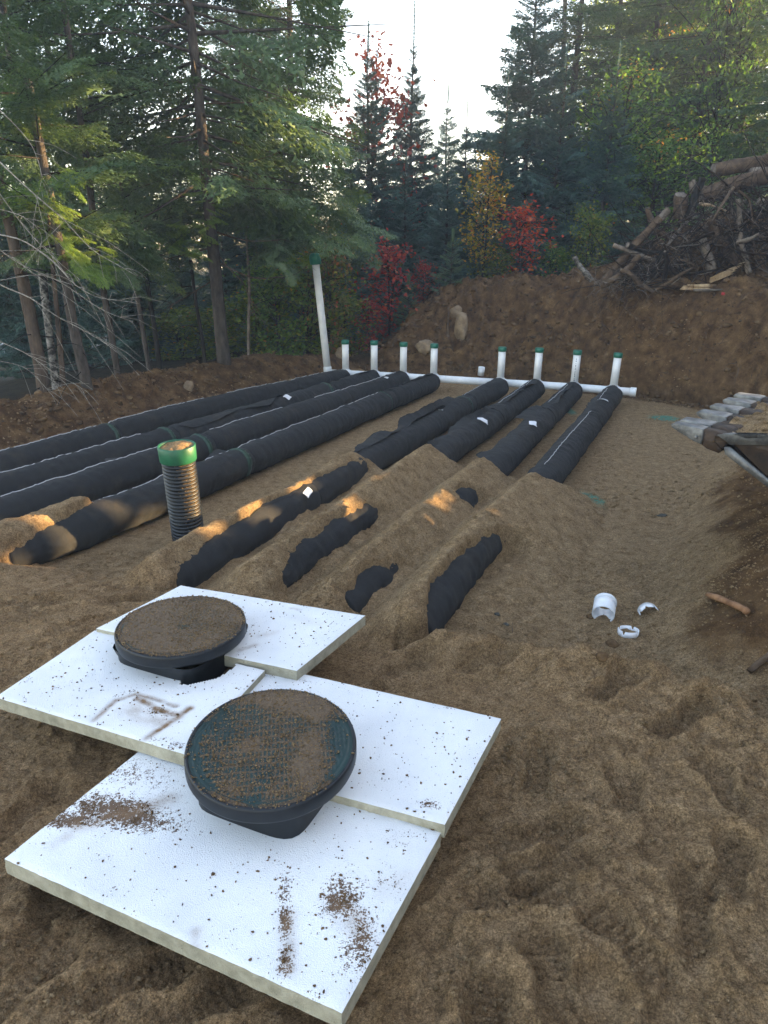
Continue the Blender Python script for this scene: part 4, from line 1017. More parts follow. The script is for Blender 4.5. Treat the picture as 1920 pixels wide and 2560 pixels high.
# lip, floor shell, side plates
shell = [(.27, -.02), (.27, -.055), (.42, -.165), (.62, -.28), (.85, -.40), (1.10, -.46), (1.35, -.42), (1.55, -.28), (1.64, -.05), (1.66, .25), (1.62, .26), (1.60, -.03), (1.51, -.25), (1.33, -.385), (1.10, -.425), (.86, -.37), (.64, -.25), (.44, -.13), (.34, -.02)]
mb = MB(); 
n = len(shell); V = [bpt(f, .0, z) for f, z in shell] + [bpt(f, BW + .06, z) for f, z in shell]
mb.add(V, None, [(i, (i + 1) % n, n + (i + 1) % n, n + i) for i in range(n)]); mb.build('bucket_shell', M['rust'], bk, False)
for w0, w1 in ((.0, .025), (BW + .035, BW + .06)):
    mb = MB(); pr = [(.30, -.02), (.36, -.035), (.48, -.13), (.64, -.25), (.86, -.37), (1.10, -.425), (1.33, -.385), (1.51, -.25), (1.60, -.03), (1.62, .26), (1.0, .17), (.62, .05), (.42, -.005)]
    prism(mb, pr, w0, w1); mb.build('side_plate', M['rust'], bk, False)
    mb = MB(); prism(mb, [(.28, -.01), (.36, -.055), (.60, -.02), (1.0, .075), (1.64, .19), (1.66, .285), (1.0, .165), (.62, .05), (.44, -.005), (.36, .01)], w0 - .012, w1 + .006); e = mb.build('side_cutter', M['steel'], bk, False)
    mb = MB(); prism(mb, [(.33, -.075), (.36, -.07), (.66, -.262), (.67, -.283), (.64, -.289), (.34, -.115)], w0 - .010, w0 + .006); mb.build('wear_strip', M['steel'], bk, False)
mb = MB(); prism(mb, [(.19, -.015), (.33, -.008), (.36, -.03), (.33, -.07), (.21, -.06)], .06, BW + .0); mb.build('cutting_lip', M['rust'], bk, False)
# linkage lugs and stick beyond the frame
mb = MB(); prism(mb, [(1.55, .0), (1.75, .1), (1.95, .45), (1.80, .62), (1.55, .35)], .35, .38); prism(mb, [(1.55, .0), (1.75, .1), (1.95, .45), (1.80, .62), (1.55, .35)], .75, .78); mb.build('mounting_lugs', M['rust'], bk, False)
yel = simple('machine_paint', (.35, .16, .01), (.5, .25, .02), 3, .5, .4)
arm = MB(); a0, a1 = bpt(1.85, .5, .5), bpt(3.8, .5, 2.4); tube(arm, [a0, (a0 + a1) / 2, a1], [.13, .2, .22], 4); mt = bk.location
arm.build('stick', yel, bk, False)
# the load
m, n = 60, 60; F, W = np.meshgrid(np.linspace(.24, 1.6, m), np.linspace(.01, BW + .05, n), indexing='ij')
Zs = -.01 + .30 * sstep(.24, 1.1, F) * (1 - .35 * ((W - BW / 2) / BW) ** 2) + .035 * fbm(F * 5, W * 5, 4, 91) + .03 * np.abs(fbm(F * 9 + W * 4, W * 9 - F * 3, 3, 92)) - .05 * (np.abs(W - BW / 2) / BW * 2) ** 4
V = np.array([bpt(f, w, z) for f, w, z in zip(F.ravel(), W.ravel(), Zs.ravel())])
i, j = np.meshgrid(np.arange(m - 1), np.arange(n - 1), indexing='ij'); i, j = i.ravel(), j.ravel()
sl = mesh_np('sand_load', V, [np.stack([i * n + j, i * n + j + 1, (i + 1) * n + j + 1, (i + 1) * n + j], 1)], M['crumb']); tag(sl, 'heaped load of damp sand in the excavator bucket', 'sand heap')
r = np.random.default_rng(8); k = r.integers(0, len(V), 900); mb = MB(); lumps(mb, V[k] + [0, 0, .004], .004 + .014 * r.random(900) ** 3, 3); so = mb.build('sand_crumb_layer', M['crumb'], sl); so['kind'] = 'stuff'

# ================================================================== TREES
def bough_proto(seed, nside=22, sub=3, width=.42, droop=.10, needle=.030, nw=.020, step=.026):
    """needle triangles of one flat spruce bough of unit length along +x"""
    r = np.random.default_rng(seed); segs = []        # (start, dir, length)
    segs.append((np.array([.1, 0, 0]), np.array([1, 0, 0.]), .9))
    for i in range(nside):
        s = .12 + .86 * (i + r.random() * .6) / nside
        w = width * (.35 + .65 * sin(min(1, (s + .12) / .55) * pi / 2)) * (1 - s ** 2.2) + .05
        for sd in (-1, 1):
            a = radians(r.uniform(42, 62)) * sd; l = w * r.uniform(.65, 1.15); d = np.array([cos(a), sin(a), r.uniform(-.35, .08)]); d /= np.linalg.norm(d)
            p = np.array([s, 0, 0]); segs.append((p, d, l))
            for q in range(sub):
                f = (q + .8) / (sub + .6)
                for s2 in (-1, 1):
                    if r.random() < .15: continue
                    a2 = a + s2 * radians(r.uniform(30, 50)); d2 = np.array([cos(a2), sin(a2), r.uniform(-.7, .05)]); d2 /= np.linalg.norm(d2)
                    segs.append((p + d * l * f, d2, l * (.42 - .2 * f) * r.uniform(.7, 1.2)))
    V = []; C = []
    for p, d, l in segs:
        n = max(2, int(l / step)); t = (np.arange(n) + r.random(n) * .5) / n * l
        side = np.cross([0, 0, 1.], d); side /= np.linalg.norm(side) + 1e-9
        sg = np.where(np.arange(n) % 2, 1., -1.)
        out = side * sg[:, None] * .75 + d * .75 + np.stack([0 * t, 0 * t, r.normal(size=n) * .35], 1); out /= np.linalg.norm(out, axis=1)[:, None]
        nl = needle * r.uniform(.7, 1.3, n)
        base = p + d * t[:, None]
        V.append(np.stack([base - d * nw / 2, base + d * nw, base + out * nl[:, None] + d * .006], 1)); C.append(np.clip(t / l * .5 + .3 * r.random(n), 0, 1))
    V = np.concatenate(V); C = np.concatenate(C)
    x = V[..., 0]; lat = np.abs(V[..., 1]); V[..., 2] += -droop * lat * 1.6 - droop * .6 * x ** 2
    return V, C
PH = [bough_proto(s, 20, 3) for s in (1, 2, 3, 4)]
PM = [bough_proto(s, 15, 2, step=.036, needle=.040, nw=.030) for s in (11, 12, 13, 14)]
PS = [bough_proto(s, 13, 2, step=.050, needle=.065, nw=.048) for s in (31, 32, 33, 34)]
PD = [bough_proto(s, 18, 3, .30, .42) for s in (21, 22, 23)]          # hanging sprays
def place_boughs(protos, org, az, el, ln, curve, tone, seed, sub=1.0):
    r = np.random.default_rng(seed); VV = []; TT = []
    for k in range(len(az)):
        V, C = protos[r.integers(len(protos))]
        if sub < 1: m = r.random(len(V)) < sub; V, C = V[m], C[m]
        V = V.copy(); V[..., 1] *= r.choice([-1, 1]) * r.uniform(.8, 1.15); V *= ln[k]
        V[..., 2] += curve[k] * (V[..., 0] / ln[k]) ** 2 * ln[k]
        roll = r.normal() * .25; y, z = V[..., 1].copy(), V[..., 2].copy(); V[..., 1], V[..., 2] = y * cos(roll) - z * sin(roll), y * sin(roll) + z * cos(roll)
        ce, se = cos(el[k]), sin(el[k]); x, z = V[..., 0].copy(), V[..., 2].copy(); V[..., 0], V[..., 2] = x * ce - z * se, x * se + z * ce
        ca, sa = cos(az[k]), sin(az[k]); x, y = V[..., 0].copy(), V[..., 1].copy(); V[..., 0], V[..., 1] = x * ca - y * sa, x * sa + y * ca
        VV.append(V + org[k]); TT.append(np.clip(C * .6 + tone[k] + r.normal(size=len(V)) * .05, 0, 1))
    V = np.concatenate(VV); T = np.concatenate(TT)
    return V, T
def tri_obj(name, V, tone, mat, parent, smooth=False):
    n = len(V); return mesh_np(name, V.reshape(-1, 3), [np.arange(n * 3).reshape(n, 3)], mat, parent, smooth, {'tone': ('FACE', tone)})
def conifer(seed, H, z0, rmax, nwh=30, per=5, protos=None, mat='needle', taper=1.0, el_top=35, el_bot=-18, keep=None, trunk_r=.12, bark='bark', lean=(0, 0), limbs=True, tiplong=.6, sub=1., full_top=False, rjit=.25):
    """returns list of (part name, mesh) built once and shared by copies"""
    r = np.random.default_rng(seed)
    org = []; az = []; el = []; ln = []; cv = []; tn = []
    top = H - tiplong
    for i in range(nwh):
        f = (i + .5 * r.random()) / nwh; z = z0 + (top - z0) * f ** .9
        a0 = r.random() * 2 * pi; k = per if f < .85 else max(3, per - 1)
        for j in range(k):
            L = rmax * ((1 - f) ** taper * (1 - .25 * (f < .12)) + .05) * r.uniform(1 - rjit, 1 + rjit)
            org.append([lean[0] * z, lean[1] * z, z + r.normal() * .06]); az.append(a0 + j * 2 * pi / k + r.normal() * .25)
            el.append(radians(el_bot + (el_top - el_bot) * f ** 1.3 + r.normal() * 7)); ln.append(max(.12, L)); cv.append(r.uniform(.02, .16) * (1 - f) - .05 * (1 - f)); tn.append(r.uniform(.05, .40))
    org = np.array(org)
    V, T = place_boughs(protos or PM, org, az, el, ln, cv, tn, seed + 1, sub)
    # leader tip
    t = np.arange(30) / 30; ln2 = .05 * np.ones(30)
    tipv = []
    for q in range(60):
        zz = top + tiplong * q / 60; a = q * 2.4; o = np.array([lean[0] * H, lean[1] * H, zz]); d = np.array([cos(a), sin(a), 1.3]) * .045
        tipv.append([o, o + [0, 0, .03], o + d])
    V = np.concatenate([V, np.array(tipv)]); T = np.concatenate([T, np.full(60, .4)])
    parts = [('crown', V, T, mat)]
    mb = MB(); zz = np.linspace(-.35, H - .05, 14); pts = np.stack([lean[0] * zz + .03 * vnoise(zz * .5, zz * 0 + seed), lean[1] * zz + .03 * vnoise(zz * .5, zz * 0 + seed + 5), zz], 1)
    tube(mb, pts, trunk_r * (1 - zz.clip(0) / H * .93) * np.where(zz < .1, 1.25, 1), 12, True, .08, seed)
    tr = mb
    lb = None
    if limbs:
        lb = MB()
        for k in range(0, len(az)):
            d = np.array([cos(az[k]) * cos(el[k]), sin(az[k]) * cos(el[k]), sin(el[k])]); L = ln[k] * .85
            tube(lb, [org[k], org[k] + d * L * .5 + [0, 0, cv[k] * L * .25], org[k] + d * L + [0, 0, cv[k] * L]], [.006 + .009 * L, .004 + .004 * L, .003], 4, False)
    return V, T, mat, tr, lb, bark
def make_tree(spec, loc, name, label, group=None, cat='tree', rz=0, sc=1, filt=None):
    V, T, mat, tr, lb, bark = spec
    root = thing(name, label, cat, (0, 0, 0), group)
    if filt is not None: k = filt(V.mean(1)); V, T = V[k], T[k]
    tri_obj('crown', V, T, M[mat], root); tr.build('trunk', M[bark], root)
    if lb is not None: o = lb.build('limbs', M[bark], root); o['kind'] = 'stuff'
    root.location = tuple(loc); root.rotation_euler = (0, 0, rz); root.scale = (sc, sc, sc)
    return root
def copy_tree(root, loc, label, rz=0, sc=1, szf=1, group=None, mat=None, name=None):
    c = root.copy(); link(c); c.location = tuple(float(v) for v in loc); c.rotation_euler = (0, 0, rz); c.scale = (sc, sc, sc * szf); c['label'] = label
    if 'group' in c and not group: del c['group']
    if group: c['group'] = group
    for ch in list(root.children):
        d = ch.copy(); link(d, c)
        if mat and ch.name.startswith('crown'):
            d.material_slots[0].link = 'OBJECT'; d.material_slots[0].material = M[mat]
    return c
def tpos(px, py, Y):
    p = atY(px, py, Y); return np.array([p[0], p[1], g1(p[0], p[1])])
def base(px, Y):       # stands on the ground sheet at distance Y in the direction of picture column px (taken near the horizon)
    p = atY(px, 700, Y); return np.array([p[0], p[1], g1(p[0], p[1]) - .05])

# ---- leafy trees and shrubs
LEAF = np.array([[0, -.5, 0], [.18, -.28, .02], [.5, -.12, .06], [.24, .08, .03], [.32, .36, .05], [0, .55, 0], [-.32, .36, .05], [-.24, .08, .03], [-.5, -.12, .06], [-.18, -.28, .02], [0, 0, -.03]])
LF_F = np.array([(10, i, (i + 1) % 10) for i in range(10)])
def leafy(seed, H, spread, nleaf, size, stems=3, z_lo=.15, shape=1.0, twig=.12, lobed=True, trunk=.02, tonef=None, cl=18, droop=.3):
    r = np.random.default_rng(seed); wood = MB(); ends = []
    for s in range(stems):
        a = r.random() * 2 * pi; k = spread * (.12 if stems == 1 else .35) * r.random()
        p = np.array([[0, 0, -.1], [cos(a) * k * .4, sin(a) * k * .4, H * .35], [cos(a) * k * .8, sin(a) * k * .8, H * .7], [cos(a) * k, sin(a) * k, H * (.98 if s == 0 else r.uniform(.6, .9))]])
        c = curve_pts(p + r.normal(size=p.shape) * [.04, .04, 0] * H * .25, 14); tube(wood, c, np.linspace(trunk, trunk * .2, 14), 6, False)
        nb = int(14 * H ** .5) + 4
        for b in range(nb):
            f = z_lo + (1 - z_lo) * (b + r.random()) / nb; i = f * 13; q = c[int(min(i, 13))]
            w = spread * (np.sin(np.clip((f - z_lo) / (1 - z_lo) * .92 + .10, 0, 1) * pi) ** .7 * .9 + .08) * shape * r.uniform(.5, 1.1); a = r.random() * 2 * pi
            e = q + np.array([cos(a) * w, sin(a) * w, w * r.uniform(.15, .9)]); m_ = (q + e) / 2 + [0, 0, w * .1]
            bc = curve_pts([q, m_, e], 7, .02, seed + b); tube(wood, bc, np.linspace(trunk * .35, trunk * .08, 7), 4, False)
            for t in range(2, 7): ends.append((bc[t], (t) / 6, f))
            for t in range(4):
                g = bc[r.integers(2, 7)]; e2 = g + r.normal(size=3) * [w * .28, w * .28, w * .16]; tube(wood, [g, e2], [trunk * .1, trunk * .05], 3, False); ends.append((e2, 1., f)); ends.append(((g + e2) / 2, .8, f))
    E = np.array([e[0] for e in ends]); Fz = np.array([e[2] for e in ends])
    wts = np.array([e[1] for e in ends]); wts = wts / wts.sum()
    k = r.choice(len(E), nleaf, p=wts); P = E[k] + r.normal(size=(nleaf, 3)) * twig * [1, 1, .7]; P[:, 2] = np.maximum(P[:, 2], .03)
    sz = size * r.uniform(.6, 1.25, nleaf)
    # orientation: faces up, tips hanging outwards
    nrm = r.normal(size=(nleaf, 3)) * .55 + [0, 0, 1.]; nrm /= np.linalg.norm(nrm, axis=1)[:, None]
    tg = r.normal(size=(nleaf, 3)); tg[:, 2] -= droop; tg -= nrm * (tg * nrm).sum(1)[:, None]; tg /= np.linalg.norm(tg, axis=1)[:, None]; bt = np.cross(nrm, tg)
    if lobed: L, F = LEAF, LF_F
    else: L, F = np.array([[0, -.5, 0], [.26, 0, .05], [0, .55, 0], [-.26, 0, .05]]), np.array([(0, 1, 3), (1, 2, 3)])
    V = P[:, None] + sz[:, None, None] * (L[None, :, 0:1] * bt[:, None] + L[None, :, 1:2] * tg[:, None] + L[None, :, 2:3] * nrm[:, None])
    Fa = (F[None] + (np.arange(nleaf) * len(L))[:, None, None]).reshape(-1, 3)
    tone = np.clip((tonef(P, Fz[k], r) if tonef else r.random(nleaf)), 0, 1)
    return V.reshape(-1, 3), Fa, np.repeat(tone, len(F)), wood
def leafy_obj(spec, loc, name, label, mat, cat='tree', group=None, bark='barkdark', rz=0, sc=(1, 1, 1)):
    V, F, T, wood = spec; root = thing(name, label, cat, (0, 0, 0), group)
    mesh_np('leaves', V, [F], M[mat], root, False, {'tone': ('FACE', T)})['kind'] = 'stuff'; w = wood.build('stems', M[bark], root)
    root.location = tuple(float(v) for v in loc); root.rotation_euler = (0, 0, rz); root.scale = sc; return root
def copy_leafy(root, loc, label, rz=0, sc=(1, 1, 1), mat=None, group=None, name=None):
    c = root.copy(); link(c); c.location = tuple(float(v) for v in loc); c.rotation_euler = (0, 0, rz); c.scale = sc; c['label'] = label
    if name: c.name = name
    if 'group' in c and not group: del c['group']
    if group: c['group'] = group
    for ch in list(root.children):
        d = ch.copy(); link(d, c)
        if mat and ch.name.startswith('leaves'): d.material_slots[0].link = 'OBJECT'; d.material_slots[0].material = M[mat]
    return c

# ---- the tall trunks on the left
def trunk_tree(name, label, bx, by, bY, tx, ty, tY, rb, rt, bark, seed, ext=1.9, group=None, stubs=14, zb=None):
    """a leaning trunk from its base to where it passes picture point (tx, ty), carried on upwards"""
    p0 = atY(bx, by, bY); zg = g1(p0[0], p0[1]) - .25; p1 = atY(tx, ty, tY); p0[2] = zg if zb is None else zb; e = p0 + (p1 - p0) * ext
    root = thing(name, label, 'tree', (p0[0], p0[1], zg), group)
    c = curve_pts([p0, p0 + (p1 - p0) * .5 + [.03 * sin(seed), 0, 0], p1, e], 34, .012, seed); f = np.linspace(0, ext, 34)
    mb = MB(); tube(mb, c, np.where(f < .06, rb * 1.12, rb + (rt - rb) * f).clip(.015), 14, True, .09, seed); mb.build('trunk', M[bark], root)
    if stubs:
        r = np.random.default_rng(seed); mb = MB()
        for q in range(stubs):
            i = r.integers(2, 30); a = r.random() * 2 * pi; d = np.array([cos(a), sin(a), r.uniform(-.3, .3)]); L = r.uniform(.05, .9) * (r.random() < .8) + .04
            rr = rb + (rt - rb) * f[i]; s0 = c[i] + d * rr * .7
            tube(mb, curve_pts([s0, s0 + d * L * .5 + [0, 0, .05 * L], s0 + d * L + [0, 0, -.25 * L]], 6, .02, q), np.linspace(.008, .002, 6), 4, False)
        mb.build('dead_twigs', M['barkdark'], root)['kind'] = 'stuff'
    return root, c
T1, c1 = trunk_tree('spruce_tree', 'leaning bare spruce trunk with sunlit reddish bark at the left edge', 112, 990, 8.7, 0, 455, 8.6, .082, .062, 'barklight', 1)
T2, c2 = trunk_tree('birch_tree', 'pale lichened trunk rising behind the leftmost leaning trunk', 128, 900, 9.6, 40, 250, 9.6, .052, .042, 'birch', 2)
T3, c3 = trunk_tree('spruce_tree', 'thin reddish dead stem between two thicker left trunks', 158, 1000, 8.9, 128, 600, 8.9, .04, .018, 'barklight', 3, 1.3)
T4, c4 = trunk_tree('spruce_tree', 'thick leaning trunk with a torn bark patch at its foot', 226, 1000, 8.75, 150, 620, 8.7, .070, .055, 'bark', 4)
T5, c5 = trunk_tree('spruce_tree', 'slim grey trunk right of the torn bark trunk', 300, 955, 9.9, 205, 330, 9.9, .046, .038, 'bark', 5, 1.5)
T6, c6 = trunk_tree('spruce_tree', 'slender dark trunk left of a pair, well before the big spruce', 377, 925, 11.2, 318, 560, 11.2, .040, .030, 'bark', 6)
T7, c7 = trunk_tree('spruce_tree', 'slender dark trunk, right one of the close pair', 400, 928, 11.4, 345, 560, 11.4, .042, .032, 'barkdark', 7)
T8b, c8 = trunk_tree('spruce_tree', 'small dark stem just left of the big spruce trunk', 512, 925, 11.9, 490, 760, 11.9, .035, .028, 'barkdark', 8, 1.5)
T9, c9 = trunk_tree('maple_sapling', 'slender grey sapling just right of the big spruce trunk', 622, 915, 11.9, 617, 560, 11.9, .028, .016, 'greywood', 9, 1.3, stubs=8)
mb = MB(); pp = c4[1:4]; off = np.array([.05, -.085, 0]); tube(mb, [pp[0] + off + [0, 0, .12], pp[1] + off * 1.0, pp[2] + off * .9], [.03, .05, .02], 8, True, .3, 3); mb.build('torn_bark_patch', M['freshwood'] if False else M['barklight'], T4)
# the big spruce near the middle left
bigH = 11.0
big = conifer(31, bigH, 2.5, 2.7, 30, 5, PH, 'needle', .55, 22, -16, trunk_r=.100, lean=(-.043, 0), limbs=True, rjit=.3)
def filt_big(c):      # thinner on the side away from the clearing low down
    n = vnoise(c[:, 0] * 1.1 + 3, c[:, 2] * 1.3); x = c[:, 0] + .043 * c[:, 2]; a = np.abs(np.arctan2(x, -c[:, 1]))
    front = (a < .75) & (c[:, 1] < -.12)
    return (n > -.45) & (c[:, 0] < 2.05 - .05 * c[:, 2]) & ~(front & (vnoise(x * 1.5, c[:, 2] * 2.2, 4) < .35)) & ~((np.abs(x) < .35) & (c[:, 1] < 0) & (c[:, 2] < 4.6))
p = tpos(566, 915, 11.1); p[2] = g1(p[0], p[1]) - .1
bigt = make_tree(big, p, 'spruce_tree', 'big spruce with a thick bare lower trunk and long spreading boughs, left of centre', None, filt=filt_big)
# dead lower limbs of the big spruce
mb = MB(); 
def limb_px(mb, pts, Y, r0, r1, n=14, seed=0, dY=0, twigs=5, k=4):
    P = [atY(x, y, Y + dY * i / max(1, len(pts) - 1)) for i, (x, y) in enumerate(pts)]
    c = curve_pts(P, n, .015, seed); tube(mb, c, np.linspace(r0, r1, n), k + 1, False)
    r = np.random.default_rng(seed)
    for q in range(twigs):
        i = r.integers(n // 4, n - 1); d = c[min(i + 1, n - 1)] - c[i]; d /= np.linalg.norm(d); v = d + r.normal(size=3) * .55; L = r.uniform(.1, .45)
        tube(mb, curve_pts([c[i], c[i] + v * L * .5, c[i] + v * L + [0, 0, -.08]], 5, .01, q), np.linspace(r1 * 1.3, .0015, 5), 3, False)
    return c
for q, (pts, r0) in enumerate([([(540, 580), (610, 600), (700, 600)], .016), ([(530, 650), (620, 690), (700, 695), (770, 670)], .014), ([(535, 700), (480, 730), (420, 770)], .01), ([(528, 620), (440, 640), (390, 660)], .011),
                               ([(530, 420), (600, 445), (700, 480)], .014), ([(525, 405), (600, 410), (690, 385)], .012), ([(510, 60), (570, 45)], .02), ([(515, 260), (640, 255), (690, 245)], .012), ([(520, 200), (590, 160), (660, 190)], .010), ([(548, 640), (600, 700), (630, 760), (640, 800)], .010)]):
    limb_px(mb, pts, 11.1, r0, .003, seed=q, dY=-.5)
o = mb.build('dead_limbs', M['deadwood'], None); wm = o.matrix_world.copy(); o.parent = bigt; o.location = Vector(o.location) - bigt.location
# pale dead branches arching across the left edge
pb = thing('spruce_tree', 'dead spruce out of sight at the left edge reaching long pale bare branches across', 'tree', atY(-60, 500, 7.2))
sets = [([(-40, 370), (120, 520), (260, 640), (345, 690)], .011), ([(-40, 580), (60, 600), (150, 670), (230, 740), (345, 757)], .013), ([(-30, 700), (60, 740), (160, 800), (265, 858)], .013), ([(-30, 600), (50, 660), (135, 692)], .010),
        ([(-30, 840), (60, 880), (130, 930), (200, 965)], .008), ([(-30, 250), (60, 340), (100, 420), (95, 500)], .008), ([(-20, 900), (60, 920), (150, 1010)], .007), ([(-20, 520), (60, 545), (105, 590), (90, 640)], .006), ([(-20, 460), (100, 610), (200, 700)], .007), ([(0, 700), (120, 690), (250, 770), (330, 800)], .006)]
rootp = np.array([-5.6, 7.3, 0]); zt0 = g1(-5.6, 7.3)
mb = MB(); tube(mb, [[-5.6, 7.3, zt0 - .2], [-5.55, 7.3, 2.5], [-5.5, 7.25, 7.5]], [.12, .10, .05], 12, True, .08, 4); o = mb.build('trunk', M['bark'], pb)
for q, (pts, r0) in enumerate(sets):
    mb = MB(); c = limb_px(mb, pts, 7.2, r0 * .62, .002, 20, 50 + q, .5, 9, 4)
    zj = max(zt0 + .3, c[0][2] - .1); tube(mb, [[-5.55, 7.3, zj], (np.array([-5.55, 7.3, zj]) + c[0]) / 2, c[0]], [r0 * .9, r0 * .7, r0 * .62], 5, False)
    mb.build('dead_branch', M['lichen'], pb)

# living foliage on left trunks: crowns hung on the leaning trunks
def crown_on(root, c, rb, name, seed, i0, i1, nb, L, mat='needle', protos=None, el=(-18, 25), azr=(0, 2 * pi), sub=1., tone=(.05, .35)):
    r = np.random.default_rng(seed); k = r.uniform(i0, i1, nb); org = np.stack([np.interp(k, np.arange(len(c)), c[:, q]) for q in range(3)], 1)
    az = r.uniform(*azr, nb); e = np.radians(r.uniform(*el, nb)); ln = L * r.uniform(.55, 1.15, nb) * (1 - .45 * (k - i0) / (i1 - i0 + 1e-6))
    V, T = place_boughs(protos or PH, org, az, e, ln, r.uniform(-.15, .15, nb), r.uniform(*tone, nb), seed, sub)
    tri_obj(name, V, T, M[mat], root)
    mb = MB()
    for q in range(nb):
        d = np.array([cos(az[q]) * cos(e[q]), sin(az[q]) * cos(e[q]), sin(e[q])]); tube(mb, [org[q], org[q] + d * ln[q] * .8], [.012, .004], 4, False)
    mb.build('limbs', M['barkdark'], root)['kind'] = 'stuff'
crown_on(T1, c1, .1, 'crown', 61, 24, 33, 22, 1.6, 'needle')
crown_on(T4, c4, .1, 'crown', 62, 22, 33, 30, 1.5, 'needle')
crown_on(T5, c5, .1, 'crown', 63, 19, 33, 46, 1.6, 'needle')
crown_on(T6, c6, .1, 'crown', 64, 19, 33, 26, 1.2, 'needle')
crown_on(T7, c7, .1, 'crown', 65, 19, 33, 24, 1.2, 'needle')
crown_on(T2, c2, .1, 'crown', 66, 25, 33, 12, 1.2, 'needle')
# sprays; the brighter needle colour stands in for sunlit foliage
def sprays(root, pts, Y, seed, mat='needlesunlit', L=.55, n=8):
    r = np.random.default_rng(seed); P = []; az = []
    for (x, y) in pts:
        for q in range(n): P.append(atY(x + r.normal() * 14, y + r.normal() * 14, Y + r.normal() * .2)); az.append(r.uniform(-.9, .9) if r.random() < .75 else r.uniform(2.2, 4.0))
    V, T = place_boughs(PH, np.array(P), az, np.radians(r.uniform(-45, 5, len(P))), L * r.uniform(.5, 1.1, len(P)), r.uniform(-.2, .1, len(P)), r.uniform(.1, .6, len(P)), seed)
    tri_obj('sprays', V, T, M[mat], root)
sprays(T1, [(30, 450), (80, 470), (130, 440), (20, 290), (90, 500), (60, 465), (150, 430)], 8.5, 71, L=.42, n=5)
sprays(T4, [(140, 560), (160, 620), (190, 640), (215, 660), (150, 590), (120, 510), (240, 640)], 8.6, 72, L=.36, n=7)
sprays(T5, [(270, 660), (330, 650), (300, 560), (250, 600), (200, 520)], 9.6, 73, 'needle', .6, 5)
sprays(bigt, [], 11, 74) if False else None
def hung(loc_root, pts, Y, seed, mat, L, n):      # sprays given in world, then made relative to a moved root
    r = np.random.default_rng(seed); P = []; az = []
    for (x, y) in pts:
        for q in range(n): P.append(atY(x + r.normal() * 16, y + r.normal() * 14, Y + r.normal() * .25)); az.append(r.uniform(-1.1, .9) if r.random() < .7 else r.uniform(2.2, 4.0))
    V, T = place_boughs(PH, np.array(P), az, np.radians(r.uniform(-40, 5, len(P))), L * r.uniform(.5, 1.1, len(P)), r.uniform(-.2, .1, len(P)), r.uniform(.1, .6, len(P)), seed)
    o = mesh_np('sprays', V.reshape(-1, 3) - np.array(loc_root.location), [np.arange(len(V) * 3).reshape(-1, 3)], M[mat], None, False, {'tone': ('FACE', T)}, origin=(0, 0, 0)); o.parent = loc_root
hung(bigt, [(420, 400), (450, 420), (430, 590), (480, 560), (520, 540), (510, 500), (460, 610)], 10.4, 75, 'needlesunlit', .34, 7)
hung(bigt, [(700, 620), (715, 660), (690, 640)], 10.8, 76, 'needlepale', .3, 8)
hung(bigt, [(400, 480), (360, 560), (600, 520), (640, 560), (660, 460), (780, 500), (740, 560), (820, 470), (560, 420), (700, 520), (860, 540), (800, 580)], 11.4, 77, 'needle', 1.0, 5)

# ---- shared conifers
LO1 = conifer(101, 9.5, 1.0, 1.55, 27, 6, PM, 'needle', .6, 28, -14, trunk_r=.11)
LO2 = conifer(102, 11.0, 1.4, 1.75, 27, 6, PM, 'needle', .6, 28, -18, trunk_r=.13)
LO3 = conifer(103, 7.0, .3, 1.45, 30, 8, PS, 'needleblue', .95, 38, -6, trunk_r=.08)
BAL = conifer(104, 6.6, .2, 1.25, 40, 8, PS, 'needleblue', 1.05, 42, 0, trunk_r=.07, tiplong=.9, rjit=.18)
A1 = make_tree(LO1, base(742, 15.5), 'spruce_tree', 'tall spruce standing behind the big spruce at its right side', rz=.4, sc=1.05)
LO4 = conifer(105, 7.7, .5, 1.85, 30, 8, PS, 'needleblue', .85, 36, -8, trunk_r=.1, rjit=.35)
A0 = make_tree(LO4, base(1292, 17.5), 'spruce_tree', 'blue green spruce with ragged left outline beside the open sky', rz=1.9, sc=1.0)
A2 = make_tree(LO2, base(1395, 18.6), 'spruce_tree', 'tall spruce close behind the ragged blue green one', rz=1.2, sc=1.0)
A3 = make_tree(LO3, base(1105, 24), 'spruce_tree', 'small distant spruce in the gap, right of the slender spire', rz=.2, sc=.95)
A4 = make_tree(BAL, base(1022, 18.5), 'fir_tree', 'slender pointed fir standing alone against the sky', rz=.7, sc=1.06)
A5 = copy_tree(A3, base(1150, 17.0), 'small fir with a pale leader tip in front of the ragged spruce', 2.2, .68, 1.0)
A6 = copy_tree(A3, base(920, 17.0), 'dark spruce under the rust red tree top', 1.2, .92, 1.0)
